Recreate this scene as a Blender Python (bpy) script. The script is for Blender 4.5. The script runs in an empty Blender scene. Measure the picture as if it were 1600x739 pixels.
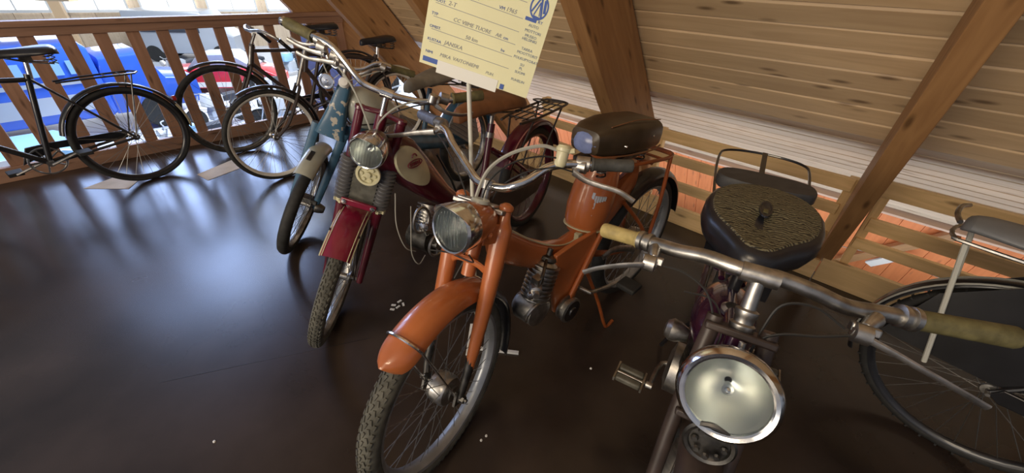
import bpy, bmesh, math, random
from mathutils import Vector, Matrix
random.seed(7)
PI = math.pi
S = bpy.context.scene
C = S.collection
def R(d): return math.radians(d)
# ------------------------------------------------------------------ camera
cam_d = bpy.data.cameras.new('camera'); cam = bpy.data.objects.new('camera', cam_d); C.objects.link(cam)
cam_d.sensor_width = 36; cam_d.lens = 614/1600*36; cam_d.clip_end = 300; cam_d.clip_start = .02
th, ro = R(33.7), R(2.5)
_r = Vector((1, 0, 0)); _f = Vector((0, math.cos(th), -math.sin(th))); _u = _r.cross(_f)
_R = _r*math.cos(ro)+_u*math.sin(ro); _U = _u*math.cos(ro)-_r*math.sin(ro)
M = Matrix((_R, _U, -_f)).transposed().to_4x4(); M.translation = (0, 0, 1.4)
cam.matrix_world = M
S.camera = cam
# ------------------------------------------------------------------ world, lights, exposure
S.view_settings.view_transform = 'Standard'; S.view_settings.look = 'None'
S.view_settings.exposure = 0.35; S.view_settings.gamma = 1
w = bpy.data.worlds.new('world'); S.world = w; w.use_nodes = True
bg = w.node_tree.nodes['Background']; bg.inputs[0].default_value = (.80, .86, 1, 1); bg.inputs[1].default_value = .22
def area(name, loc, target, sx, sy, power, col, spread=180):
    l = bpy.data.lights.new(name, 'AREA'); l.shape = 'RECTANGLE'; l.size = sx; l.size_y = sy
    l.energy = power; l.color = col; l.spread = R(spread)
    o = bpy.data.objects.new(name, l); C.objects.link(o); o.location = loc
    o.rotation_euler = (Vector(target)-Vector(loc)).to_track_quat('-Z', 'Y').to_euler(); return o
# daylight from four tall windows high in the hall, beyond the balustrade
for a_, pw in ((-50, 115), (-43, 255), (-34, 245), (-25, 190)):
    d_ = Vector((math.sin(R(a_)), math.cos(R(a_)), 0))
    area('hall_window_light', d_*13+Vector((0, 0, 4.9)), (-1, 2, 0), 1.3, 4.8, pw, (.42, .58, 1))
area('hall_roof_light', (-6, 14, 7.5), (-10, 13, -2.6), 9, 6, 2600, (.85, .92, 1))
def FLP(x, y, z):
    a_ = R(-41.6); return (1.125+math.cos(a_)*x-math.sin(a_)*y, 2.378+math.sin(a_)*x+math.cos(a_)*y, z)
# lamps in the aisle under the loft edge, shining up at the eaves
area('aisle_lamp', FLP(.75, .55, -.9), FLP(.75, .45, .8), 3.0, .5, 19, (.90, .95, 1))
area('aisle_lamp_far', FLP(-2.3, .55, -.9), FLP(-2.3, .45, .8), 2.6, .5, 14, (1, .92, .84))
# added fill lights: one above and behind the camera, one aimed at the ceiling
area('loft_fill', (-1.2, -1.2, 2.5), (.6, 2.0, .4), 1.0, .5, 26, (1, .80, .56))
area('ceiling_fill', (-3.6, -2.2, 1.6), (1.0, 2.0, 1.3), 3.0, 1.6, 95, (1, .84, .64))

# ------------------------------------------------------------------ materials
def mat(name, col, rough=.5, metal=0, var=.0, scale=8, bump=0, col2=None, coat=0, stretch=None, rnd=0, rvar=0, spec=None, detail=4):
    m = bpy.data.materials.new(name); m.use_nodes = True; nt = m.node_tree; b = nt.nodes['Principled BSDF']
    b.inputs['Base Color'].default_value = (*col, 1); b.inputs['Roughness'].default_value = rough
    b.inputs['Metallic'].default_value = metal; b.inputs['Coat Weight'].default_value = coat
    if spec is not None: b.inputs['Specular IOR Level'].default_value = spec
    if var or bump or col2 or rvar:
        tc = nt.nodes.new('ShaderNodeTexCoord'); mp = nt.nodes.new('ShaderNodeMapping')
        nt.links.new(tc.outputs['Object'], mp.inputs[0])
        if stretch: mp.inputs['Scale'].default_value = stretch
        if rnd:
            oi = nt.nodes.new('ShaderNodeObjectInfo'); mu = nt.nodes.new('ShaderNodeMath'); mu.operation = 'MULTIPLY'; mu.inputs[1].default_value = 37
            nt.links.new(oi.outputs['Random'], mu.inputs[0]); cx = nt.nodes.new('ShaderNodeCombineXYZ')
            for k in range(3): nt.links.new(mu.outputs[0], cx.inputs[k])
            nt.links.new(cx.outputs[0], mp.inputs['Location'])
        n = nt.nodes.new('ShaderNodeTexNoise'); n.inputs['Scale'].default_value = scale; n.inputs['Detail'].default_value = detail
        nt.links.new(mp.outputs[0], n.inputs[0])
        c2 = col2 or tuple(c*(1-var) for c in col); c1 = col if col2 else tuple(min(1, c*(1+var)) for c in col)
        r = nt.nodes.new('ShaderNodeValToRGB'); r.color_ramp.elements[0].position = .35; r.color_ramp.elements[1].position = .65
        r.color_ramp.elements[0].color = (*c2, 1); r.color_ramp.elements[1].color = (*c1, 1)
        nt.links.new(n.outputs[0], r.inputs[0]); out = r.outputs[0]
        if rnd:
            h = nt.nodes.new('ShaderNodeHueSaturation'); ma = nt.nodes.new('ShaderNodeMapRange')
            ma.inputs[3].default_value = 1-rnd; ma.inputs[4].default_value = 1+rnd
            nt.links.new(oi.outputs['Random'], ma.inputs[0]); nt.links.new(ma.outputs[0], h.inputs['Value']); nt.links.new(out, h.inputs['Color']); out = h.outputs[0]
        nt.links.new(out, b.inputs['Base Color'])
        if rvar:
            mr = nt.nodes.new('ShaderNodeMapRange'); mr.inputs[3].default_value = rough-rvar; mr.inputs[4].default_value = rough+rvar
            nt.links.new(n.outputs[0], mr.inputs[0]); nt.links.new(mr.outputs[0], b.inputs['Roughness'])
        if bump:
            bp = nt.nodes.new('ShaderNodeBump'); bp.inputs['Strength'].default_value = bump; bp.inputs['Distance'].default_value = .004
            nt.links.new(n.outputs[0], bp.inputs['Height']); nt.links.new(bp.outputs[0], b.inputs['Normal'])
    return m
def wood(name, c1, c2, knot, axis=0, rough=.55, rnd=.12, scale=1.0):
    """planks: grain along local axis, dark knots"""
    m = bpy.data.materials.new(name); m.use_nodes = True; nt = m.node_tree; L = nt.links; b = nt.nodes['Principled BSDF']
    b.inputs['Roughness'].default_value = rough
    tc = nt.nodes.new('ShaderNodeTexCoord'); oi = nt.nodes.new('ShaderNodeObjectInfo')
    mu = nt.nodes.new('ShaderNodeMath'); mu.operation = 'MULTIPLY'; mu.inputs[1].default_value = 53; L.new(oi.outputs['Random'], mu.inputs[0])
    cx = nt.nodes.new('ShaderNodeCombineXYZ'); [L.new(mu.outputs[0], cx.inputs[k]) for k in range(3)]
    ad = nt.nodes.new('ShaderNodeVectorMath'); ad.operation = 'ADD'; L.new(tc.outputs['Object'], ad.inputs[0]); L.new(cx.outputs[0], ad.inputs[1])
    st = [14*scale]*3; st[axis] = 1.2*scale
    mp = nt.nodes.new('ShaderNodeMapping'); mp.inputs['Scale'].default_value = st; L.new(ad.outputs[0], mp.inputs[0])
    n = nt.nodes.new('ShaderNodeTexNoise'); n.inputs['Scale'].default_value = 2.2; n.inputs['Detail'].default_value = 6; n.inputs['Distortion'].default_value = .9; L.new(mp.outputs[0], n.inputs[0])
    r = nt.nodes.new('ShaderNodeValToRGB'); r.color_ramp.elements[0].position = .3; r.color_ramp.elements[1].position = .7
    r.color_ramp.elements[0].color = (*c2, 1); r.color_ramp.elements[1].color = (*c1, 1); L.new(n.outputs[0], r.inputs[0])
    sk = [17.0]*3; sk[axis] = 4.2
    mp2 = nt.nodes.new('ShaderNodeMapping'); mp2.inputs['Scale'].default_value = sk; L.new(ad.outputs[0], mp2.inputs[0])
    v = nt.nodes.new('ShaderNodeTexVoronoi'); v.inputs['Scale'].default_value = 1; L.new(mp2.outputs[0], v.inputs[0])
    r2 = nt.nodes.new('ShaderNodeValToRGB'); r2.color_ramp.elements[0].position = .07; r2.color_ramp.elements[1].position = .21
    r2.color_ramp.elements[0].color = (.75, .75, .75, 1); r2.color_ramp.elements[1].color = (0, 0, 0, 1); L.new(v.outputs['Distance'], r2.inputs[0])
    mx = nt.nodes.new('ShaderNodeMixRGB'); L.new(r2.outputs[0], mx.inputs[0]); L.new(r.outputs[0], mx.inputs[1]); mx.inputs[2].default_value = (*knot, 1)
    h = nt.nodes.new('ShaderNodeHueSaturation'); ma = nt.nodes.new('ShaderNodeMapRange'); ma.inputs[3].default_value = 1-rnd; ma.inputs[4].default_value = 1+rnd
    L.new(oi.outputs['Random'], ma.inputs[0]); L.new(ma.outputs[0], h.inputs['Value']); L.new(mx.outputs[0], h.inputs['Color']); L.new(h.outputs[0], b.inputs['Base Color'])
    bp = nt.nodes.new('ShaderNodeBump'); bp.inputs['Strength'].default_value = .25; bp.inputs['Distance'].default_value = .002
    L.new(n.outputs[0], bp.inputs['Height']); L.new(bp.outputs[0], b.inputs['Normal'])
    return m
W_ROOF = wood('roof board pine', (.60, .43, .25), (.50, .345, .195), (.10, .05, .02), 0, .5, .14)
W_RAFT = wood('rafter pine', (.42, .225, .09), (.31, .155, .06), (.08, .035, .012), 0, .6, .06)
W_RAIL = wood('fence pine', (.78, .54, .27), (.60, .40, .18), (.15, .08, .03), 0, .55, .08)
W_BALU = wood('balustrade pine', (.40, .215, .13), (.29, .15, .088), (.09, .04, .02), 2, .6, .08)
W_BALX = wood('balustrade rail pine', (.38, .215, .135), (.28, .15, .092), (.10, .05, .02), 0, .5, .05)
W_WALL = wood('aisle board spruce', (.80, .27, .09), (.68, .21, .065), (.42, .13, .05), 1, .6, .05)
W_FASC = wood('fascia spruce', (.66, .48, .36), (.54, .37, .27), (.4, .2, .12), 0, .6, .05)
W_EAVE = wood('pale eaves board pine', (.66, .55, .42), (.55, .44, .32), (.30, .19, .11), 0, .5, .10)
W_HALL = wood('hall wall spruce', (.62, .50, .36), (.52, .40, .28), (.3, .2, .1), 2, .7, .12, .3)
FLOOR = mat('dark sealed plywood floor', (.030, .021, .017), .25, 0, .35, 2.2, .12, rvar=.06, detail=8, spec=.5)
HALLF = mat('hall concrete floor', (.62, .66, .74), .35, 0, .12, .6)
RUB = mat('black tyre rubber', (.020, .020, .019), .72, 0, .3, 30, .3)
RUBG = mat('grey tyre rubber', (.085, .083, .068), .8, 0, .3, 30, .3)
CHR = mat('chrome', (.72, .72, .72), .16, 1, .15, 25, rvar=.06)
STEEL = mat('worn steel', (.42, .41, .39), .36, 1, .3, 30, .15)
DSTEEL = mat('dull dark steel', (.13, .125, .115), .42, 1, .4, 30, .2)
ALU = mat('cast aluminium', (.45, .44, .42), .38, 1, .25, 40, .15)
SPOKE = mat('zinc spokes', (.30, .29, .27), .4, .9)
RIMG = mat('galvanised rim', (.42, .44, .46), .42, .7, .2, 12)
WRIM = mat('cream white rim', (.72, .70, .64), .45, .0, .1, 20)
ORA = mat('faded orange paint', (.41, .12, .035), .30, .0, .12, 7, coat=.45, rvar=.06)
ORAD = mat('darker orange paint', (.30, .075, .018), .38, 0, .2, 12, coat=.2)
MAR = mat('maroon paint', (.085, .006, .017), .28, 0, .2, 9, coat=.5)
MARR = mat('wine red paint', (.18, .008, .03), .28, 0, .15, 9, coat=.5)
BLU = mat('faded blue paint', (.045, .115, .19), .38, 0, .25, 14, coat=.3)
BLUP = mat('chipped blue paint', (.045, .12, .20), .4, 0, 0, 26, col2=(.045, .12, .20), coat=.2)
GRY = mat('grey green enamel', (.42, .44, .38), .34, 0, .12, 9, coat=.4)
GRYR = mat('grey ribbed plastic', (.22, .23, .24), .5, 0, .1, 12)
CRM = mat('cream enamel', (.58, .55, .36), .35, 0, .08, 14, coat=.3)
PUR = mat('purple paint', (.045, .010, .035), .26, .2, .3, 9, coat=.6)
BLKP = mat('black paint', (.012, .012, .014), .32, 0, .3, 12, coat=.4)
BRNP = mat('dark brown paint', (.045, .032, .028), .4, 0, .3, 12)
OLIV = mat('olive rubber grip', (.13, .115, .05), .6, 0, .3, 40, .3)
YELG = mat('yellowed grip', (.42, .33, .13), .5, 0, .2, 40, .2)
GRIPG = mat('dark grey grip', (.055, .055, .05), .6, 0, .2, 60, .3)
GRIPLIT = mat('grey grip lit blue', (.10, .12, .19), .5, 0, .2, 60, .3)  # blue daylight falling on the left grip, put into its colour
LEAB = mat('brown leather', (.20, .085, .035), .5, 0, .25, 10, .3)
LEAD = mat('dark brown vinyl', (.055, .038, .022), .34, 0, .3, 12, .2)
LEAG = mat('grey brown saddle cover', (.22, .20, .16), .5, 0, .2, 14, .2)
SADB = mat('black saddle leather', (.018, .018, .022), .3, 0, .2, 20, .1)
CABG = mat('grey cable sheath', (.36, .36, .32), .5)
CABB = mat('black cable sheath', (.02, .02, .02), .45)
NOSEREF = mat('bluish seat nose reflection', (.15, .19, .36), .2, 0, .3, 20)  # bluish reflection on the seat nose, painted as a colour
PAP = mat('yellowish card', (.80, .78, .50), .6, 0, .03, 6)
PAPW = mat('white paper', (.84, .84, .78), .6)
PAPB = mat('beige paper', (.50, .40, .30), .7, 0, .1, 8)
INKB = mat('blue ink', (.07, .13, .42), .6)
INKG = mat('grey pencil ink', (.30, .31, .33), .6)
INKD = mat('grey blue ink', (.20, .25, .36), .6)
WHT = mat('white paint', (.78, .78, .75), .5)
CREAMP = mat('off white pole paint', (.66, .66, .58), .45)
REDC = mat('red car paint', (.62, .03, .05), .3, coat=.5)
BLUC = mat('bright blue truck paint', (.03, .12, .62), .3, coat=.4)
SKYC = mat('pale blue paint', (.30, .55, .78), .3, coat=.3)
SILV = mat('silver grey paint', (.50, .54, .60), .3, .3)
DARK = mat('dark hall things', (.04, .045, .06), .5)
DENIM = mat('dark blue cloth', (.04, .06, .14), .8)
BANN = mat('blue banner cloth', (.22, .29, .66), .7)
SKIN = mat('tan wood', (.55, .38, .22), .6)
REFL = mat('red reflector', (.35, .01, .01), .2, coat=.5)
def emit(name, col, s):
    m = bpy.data.materials.new(name); m.use_nodes = True; b = m.node_tree.nodes['Principled BSDF']
    b.inputs['Base Color'].default_value = (0, 0, 0, 1); b.inputs['Emission Color'].default_value = (*col, 1); b.inputs['Emission Strength'].default_value = s; return m
DAY = emit('daylight through hall windows', (.86, .92, 1), 3.2)
def glass(name, col=(1, 1, 1), rough=.05):
    m = bpy.data.materials.new(name); m.use_nodes = True; b = m.node_tree.nodes['Principled BSDF']
    b.inputs['Base Color'].default_value = (*col, 1); b.inputs['Roughness'].default_value = rough
    b.inputs['Transmission Weight'].default_value = 1; b.inputs['IOR'].default_value = 1.25; return m
GLS = glass('ribbed lamp glass', (.93, .96, .95), .12)
REFM = mat('lamp reflector silver', (.50, .52, .51), .34, 1)
# saddle top: swirling embossed hair pattern
def swirl():
    m = mat('embossed black saddle top', (.05, .048, .036), .55, 0); nt = m.node_tree; b = nt.nodes['Principled BSDF']
    tc = nt.nodes.new('ShaderNodeTexCoord'); wv = nt.nodes.new('ShaderNodeTexWave'); wv.wave_type = 'RINGS'; wv.rings_direction = 'Z'
    wv.inputs['Scale'].default_value = 34; wv.inputs['Distortion'].default_value = 9; wv.inputs['Detail'].default_value = 3; wv.inputs['Detail Scale'].default_value = 1.5
    nt.links.new(tc.outputs['Object'], wv.inputs[0])
    r = nt.nodes.new('ShaderNodeValToRGB'); r.color_ramp.elements[0].color = (.016, .015, .011, 1); r.color_ramp.elements[1].color = (.19, .17, .10, 1)
    nt.links.new(wv.outputs[0], r.inputs[0]); nt.links.new(r.outputs[0], b.inputs['Base Color'])
    bp = nt.nodes.new('ShaderNodeBump'); bp.inputs['Strength'].default_value = .6; bp.inputs['Distance'].default_value = .002
    nt.links.new(wv.outputs[0], bp.inputs['Height']); nt.links.new(bp.outputs[0], b.inputs['Normal']); return m
SWIRL = swirl()
# chipped blue: patches of bare pale metal
nt = BLUP.node_tree
for n_ in nt.nodes:
    if n_.type == 'VALTORGB':
        n_.color_ramp.elements[0].position = .58; n_.color_ramp.elements[1].position = .61
        n_.color_ramp.elements[0].color = (.045, .12, .20, 1); n_.color_ramp.elements[1].color = (.45, .42, .36, 1)

# ------------------------------------------------------------------ mesh kit
def V(*a): return Vector(a)
def catmull(P, n=6):
    P = [Vector(p) for p in P]
    if len(P) < 3: return P
    Q = [2*P[0]-P[1]]+P+[2*P[-1]-P[-2]]; out = []
    for i in range(1, len(Q)-2):
        a, b, c, d = Q[i-1:i+3]
        for k in range(n):
            t = k/n; out.append(.5*((2*b)+(c-a)*t+(2*a-5*b+4*c-d)*t*t+(3*b-a-3*c+d)*t**3))
    out.append(P[-1]); return out
class MB:
    def __init__(s): s.v = []; s.f = []; s.m = []; s.mi = 0
    def add(s, vs, fs):
        o = len(s.v); s.v += [Vector(v) for v in vs]; s.f += [tuple(i+o for i in f) for f in fs]; s.m += [s.mi]*len(fs); return s
    def tube(s, P, r, n=8, smooth=0, cap=True, sx=1, closed=False, up=None):
        P = catmull(P, smooth) if smooth else [Vector(p) for p in P]
        k = len(P)
        if not hasattr(r, '__len__'): rr = [r]*k
        else:
            rr = []
            for i in range(k):
                t = i/(k-1)*(len(r)-1); a = min(int(t), len(r)-2); rr.append(r[a]+(r[a+1]-r[a])*(t-a))
        vs = []; T = []
        for i in range(k):
            a = P[i-1] if (i or closed) else P[i]; b = P[(i+1) % k] if (i < k-1 or closed) else P[i]
            d = (b-a); T.append(d.normalized() if d.length > 1e-9 else V(0, 0, 1))
        ref = Vector(up) if up else (V(0, 0, 1) if abs(T[0].z) < .9 else V(1, 0, 0))
        nrm = (ref-T[0]*ref.dot(T[0])).normalized()
        for i in range(k):
            nrm = (nrm-T[i]*nrm.dot(T[i]))
            nrm = nrm.normalized() if nrm.length > 1e-6 else T[i].orthogonal().normalized()
            bn = T[i].cross(nrm)
            for j in range(n):
                a = 2*PI*j/n; vs.append(P[i]+(nrm*math.cos(a)+bn*math.sin(a)*sx)*rr[i])
        fs = [(i*n+j, i*n+(j+1) % n, (i+1)*n+(j+1) % n, (i+1)*n+j) for i in range(k-1) for j in range(n)]
        if closed: fs += [((k-1)*n+j, (k-1)*n+(j+1) % n, (j+1) % n, j) for j in range(n)]
        elif cap: fs += [tuple(range(n))[::-1], tuple((k-1)*n+j for j in range(n))]
        return s.add(vs, fs)
    def box(s, c, d, X=None, Y=None, Z=None, taper=1):
        c = Vector(c); X = Vector(X or (1, 0, 0)); Y = Vector(Y or (0, 1, 0)); Z = Vector(Z) if Z else X.cross(Y)
        vs = []
        for k in (-1, 1):
            t = taper if k > 0 else 1
            for a, b in ((-1, -1), (1, -1), (1, 1), (-1, 1)): vs.append(c+X*a*d[0]/2*t+Y*b*d[1]/2*t+Z*k*d[2]/2)
        return s.add(vs, [(3, 2, 1, 0), (4, 5, 6, 7), (0, 1, 5, 4), (1, 2, 6, 5), (2, 3, 7, 6), (3, 0, 4, 7)])
    def lathe(s, c, ax, prof, n=24, X=None, sy=1, cap=True):
        """prof: (distance along ax, radius)"""
        c = Vector(c); ax = Vector(ax).normalized(); X = Vector(X) if X else ax.orthogonal(); X = (X-ax*X.dot(ax)).normalized(); Y = ax.cross(X)
        vs = []
        for h, r in prof:
            for j in range(n):
                a = 2*PI*j/n; vs.append(c+ax*h+X*r*math.cos(a)+Y*r*math.sin(a)*sy)
        fs = [(i*n+j, i*n+(j+1) % n, (i+1)*n+(j+1) % n, (i+1)*n+j) for i in range(len(prof)-1) for j in range(n)]
        if cap and prof[0][1] > 1e-5: fs.append(tuple(range(n))[::-1])
        if cap and prof[-1][1] > 1e-5: fs.append(tuple((len(prof)-1)*n+j for j in range(n)))
        return s.add(vs, fs)
    def loft(s, rings, cap=True):
        n = len(rings[0]); vs = [p for r in rings for p in r]
        fs = [(i*n+j, i*n+(j+1) % n, (i+1)*n+(j+1) % n, (i+1)*n+j) for i in range(len(rings)-1) for j in range(n)]
        if cap: fs += [tuple(range(n))[::-1], tuple((len(rings)-1)*n+j for j in range(n))]
        return s.add(vs, fs)
    def prism(s, poly, X, Y, o, th):
        """2D polygon in plane X,Y at o, extruded +-th/2 along X x Y"""
        X = Vector(X); Y = Vector(Y); o = Vector(o); Z = X.cross(Y); n = len(poly)
        vs = [o+X*p[0]+Y*p[1]+Z*k*th/2 for k in (-1, 1) for p in poly]
        return s.add(vs, [tuple(range(n))[::-1], tuple(range(n, 2*n))]+[(j, (j+1) % n, n+(j+1) % n, n+j) for j in range(n)])
    def build(s, name, material, parent=None, smooth=True, org=None, bevel=0, sub=0, mat4=None):
        """vertices are world coordinates unless mat4 (local matrix) is given"""
        me = bpy.data.meshes.new(name)
        o = bpy.data.objects.new(name, me); C.objects.link(o)
        base = V(0, 0, 0)
        if parent is not None:
            o.parent = parent
            base = WL[parent.name] if parent.name in WL else V(0, 0, 0)
        org = Vector(org) if org is not None else (base if parent is not None else V(0, 0, 0))
        if mat4 is None:
            vv = [v-org for v in s.v]; o.location = org-base; WL[o.name] = org
        else:
            vv = s.v; o.matrix_local = mat4
        me.from_pydata(vv, [], s.f)
        ms = material if isinstance(material, (list, tuple)) else [material]
        for m in ms: me.materials.append(m)
        me.polygons.foreach_set('material_index', s.m)
        bm = bmesh.new(); bm.from_mesh(me); bmesh.ops.recalc_face_normals(bm, faces=bm.faces); bm.to_mesh(me); bm.free()
        if smooth:
            me.polygons.foreach_set('use_smooth', [True]*len(me.polygons)); me.set_sharp_from_angle(angle=R(38))
        if bevel:
            b = o.modifiers.new('bevel', 'BEVEL'); b.width = bevel; b.segments = 2; b.limit_method = 'ANGLE'
        if sub:
            b = o.modifiers.new('sub', 'SUBSURF'); b.levels = sub; b.render_levels = sub
        return o
WL = {}
def thing(name, label, cat, loc=(0, 0, 0), group=None):
    o = bpy.data.objects.new(name, None); C.objects.link(o); o.location = loc; o.empty_display_size = .1
    WL[o.name] = Vector(loc); o['label'] = label; o['category'] = cat
    if group: o['group'] = group
    return o
def tag(o, label, cat, group=None):
    o['label'] = label; o['category'] = cat
    if group: o['group'] = group
    return o
def struct(o): o['kind'] = 'structure'; return o
class Fr:
    """a frame: origin, x rearward, y left, z up; p() gives a world point"""
    def __init__(s, o, x, y, z): s.o, s.x, s.y, s.z = Vector(o), Vector(x), Vector(y), Vector(z)
    def p(s, a, b, c): return s.o+s.x*a+s.y*b+s.z*c
    def d(s, a, b, c): return s.x*a+s.y*b+s.z*c
    def P(s, L): return [s.p(*q) for q in L]
    def mat(s, parent):
        m = Matrix((s.x, s.y, s.z)).transposed().to_4x4(); m.translation = s.o-WL[parent.name]; return m
def upright(o, az):
    a = R(az); return Fr((o[0], o[1], 0), (math.cos(a), math.sin(a), 0), (-math.sin(a), math.cos(a), 0), (0, 0, 1))
def steer(H, T, az):
    H = Vector(H); z = Vector(T)-H; L = z.length; z.normalize(); a = R(az); y = V(-math.sin(a), math.cos(a), 0)
    y = (y-z*y.dot(z)).normalized(); f = Fr(H, y.cross(z), y, z); f.L = L; return f
# ------------------------------------------------------------------ cycle kit
def wheel(root, f, r, tw, rim_m, tyre_m, n=36, tread=0, hub_r=.02, hub_w=.07, hub_m=None, wall=None, rimw=None, sp_m=None, drum=0):
    """f: frame at the hub, y the axle. wheel mesh = rim, children tyre, hub, spokes"""
    rr = r-2*tw*.88; ww = rimw or tw*.85
    m = MB(); N = 64
    rings = []
    for i in range(N):
        a = 2*PI*i/N; e = V(math.cos(a), 0, math.sin(a))
        prof = [(rr+.006, -ww), (rr-.004, -ww*.9), (rr-.014, -ww*.35), (rr-.016, 0), (rr-.014, ww*.35), (rr-.004, ww*.9), (rr+.006, ww), (rr+.002, 0)]
        rings.append([e*q[0]+V(0, q[1], 0) for q in prof])
    m.loft(rings+[rings[0]], cap=False)
    wo = m.build('wheel', rim_m, root, mat4=f.mat(root))
    I = Matrix.Identity(4)
    t = MB(); K = 14; rings = []
    for i in range(96):
        a = 2*PI*i/96; e = V(math.cos(a), 0, math.sin(a))
        rings.append([e*(r-tw+tw*math.cos(2*PI*j/K)*1.0)+V(0, tw*math.sin(2*PI*j/K)*.95, 0) for j in range(K)])
    t.loft(rings+[rings[0]], cap=False)
    if tread:
        for i in range(tread):
            for row, (ph, sk) in enumerate(((-.75, .25), (-.38, -.3), (0, .3), (.38, -.3), (.75, .25))):
                a = 2*PI*(i+(row % 2)*.5)/tread; e = V(math.cos(a), 0, math.sin(a)); tg = V(-math.sin(a), 0, math.cos(a))
                nr = e*math.cos(ph)+V(0, 1, 0)*math.sin(ph); sd = (V(0, 1, 0)*math.cos(ph)-e*math.sin(ph))
                c = e*(r-tw)+nr*(tw*1.005)+V(0, 0, 0)
                X = (tg*math.cos(sk)+sd*math.sin(sk)).normalized(); Y = nr.cross(X)
                t.box(c, (2*PI*r/tread*.62, tw*.2, .0042), X, Y, nr)
    t.build('tyre', tyre_m, wo, mat4=I)
    if wall:
        q = MB()
        for sy in (-1, 1):
            q.lathe((0, sy*tw*.72, 0), (0, sy, 0), [(0, rr+.006), (tw*.22, rr+.010), (tw*.3, rr+.022), (tw*.2, rr+.03)], 64, cap=False)
        q.build('rim_band', wall, wo, mat4=I)
    h = MB()
    if drum: h.lathe((0, -drum*.5, 0), (0, 1, 0), [(0, .02), (.0, hub_r*.9), (.008, hub_r), (drum*.75, hub_r), (drum*.8, hub_r*.93), (drum, hub_r*.9), (drum+.005, .03)], 28)
    h.lathe((0, -hub_w/2-.03, 0), (0, 1, 0), [(0, .006), (.03, .007), (.031, max(hub_r, .02)*(1 if not drum else .5)), (.036, .024), (.045, .014), (hub_w+.015, .014), (hub_w+.024, .024), (hub_w+.03, .02), (hub_w+.031, .007), (hub_w+.06, .006)], 18)
    h.build('hub', hub_m or STEEL, wo, mat4=I)
    sp = None; hr = max(.022, hub_r*.92)
    for i in range(n):
        a = 2*PI*i/n; sd = 1 if i % 2 else -1; tilt = (.62 if (i//2) % 2 else -.62)
        if i < 4:
            q = MB(); q.tube([(math.cos(tilt)*hr, (hub_w/2-.006 if not drum else drum*.4)*sd, math.sin(tilt)*hr), (rr-.012, .003*sd, 0)], .0013, 4, cap=False)
            o = q.build('spoke', sp_m or SPOKE, wo, mat4=Matrix.Rotation(-a, 4, 'Y')); 
            if i == 0: sp = []
            sp.append(o)
        else:
            o = sp[i % 4].copy(); C.objects.link(o); o.parent = wo; o.matrix_local = Matrix.Rotation(-a, 4, 'Y')
    return wo
def arc_shell(m, f, Rr, a0, a1, w, crown, th=.002, n=28, lip=.006, tip=False, K=9):
    """curved mudguard: outer radius Rr at the crown, angle from +x (rear) towards +z"""
    rings = []
    for i in range(n+1):
        t = i/n; a = R(a0+(a1-a0)*t); e = f.d(math.cos(a), 0, math.sin(a)); ww = w
        if tip:
            k = min(1, t/.16); ww = w*(.22+.78*math.sqrt(max(0, 1-(1-k)**2)))
        out = []
        for j in range(K):
            u = -1+2*j/(K-1); out.append(f.o+e*(Rr-crown*(1-math.cos(u*PI/2)))+f.y*(ww/2*math.sin(u*PI/2)))
        inn = [f.o+(p-f.o)-e*th for p in out][::-1]
        rings.append(out+inn)
    return m.loft(rings)
def path_offset(P, k): return P
def bar(root, f, pts, r=.011, m=CHR, name='handlebar', smooth=6):
    b = MB(); b.tube(f.P(pts), r, 10, smooth=smooth); return b.build(name, m, root)
def grip(parent, f, a, b, r, m, cap=None, ribs=0, rel=None):
    g = MB(); A, B = f.p(*a), f.p(*b); ax = (B-A); L = ax.length
    prof = [(0, r*1.12), (.006, r*1.15), (.010, r*.98)]
    for i in range(ribs):
        h = .012+(L-.03)*i/ribs; prof += [(h, r*.97), (h+(L-.03)/ribs*.5, r*1.03)]
    prof += [(L*.6, r), (L-.008, r*1.04), (L-.002, r*.95), (L, r*.6)]
    g.lathe(A, ax, prof, 14); o = g.build('grip', m, parent, org=WL.get(parent.name))
    return o
def lever(root, f, piv, pts, m=ALU, w=.009, name='brake_lever'):
    g = MB(); P = catmull(f.P(pts), 5); n = len(P)
    g.tube(P, [w*1.1, w*.85, w*.75, w*.7, w*.8], 8, sx=.55)
    g.lathe(f.p(*piv), f.d(0, 1, 0), [(-.014, .015), (-.012, .019), (.012, .019), (.014, .015)], 14)
    g.tube([f.p(*piv), P[0]], [.012, .009], 8)
    return g.build(name, m, root)
def cable(root, P, r=.0025, m=CABB, name='cable'):
    g = MB(); g.tube(P, r, 6, smooth=6); return g.build(name, m, root)
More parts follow.
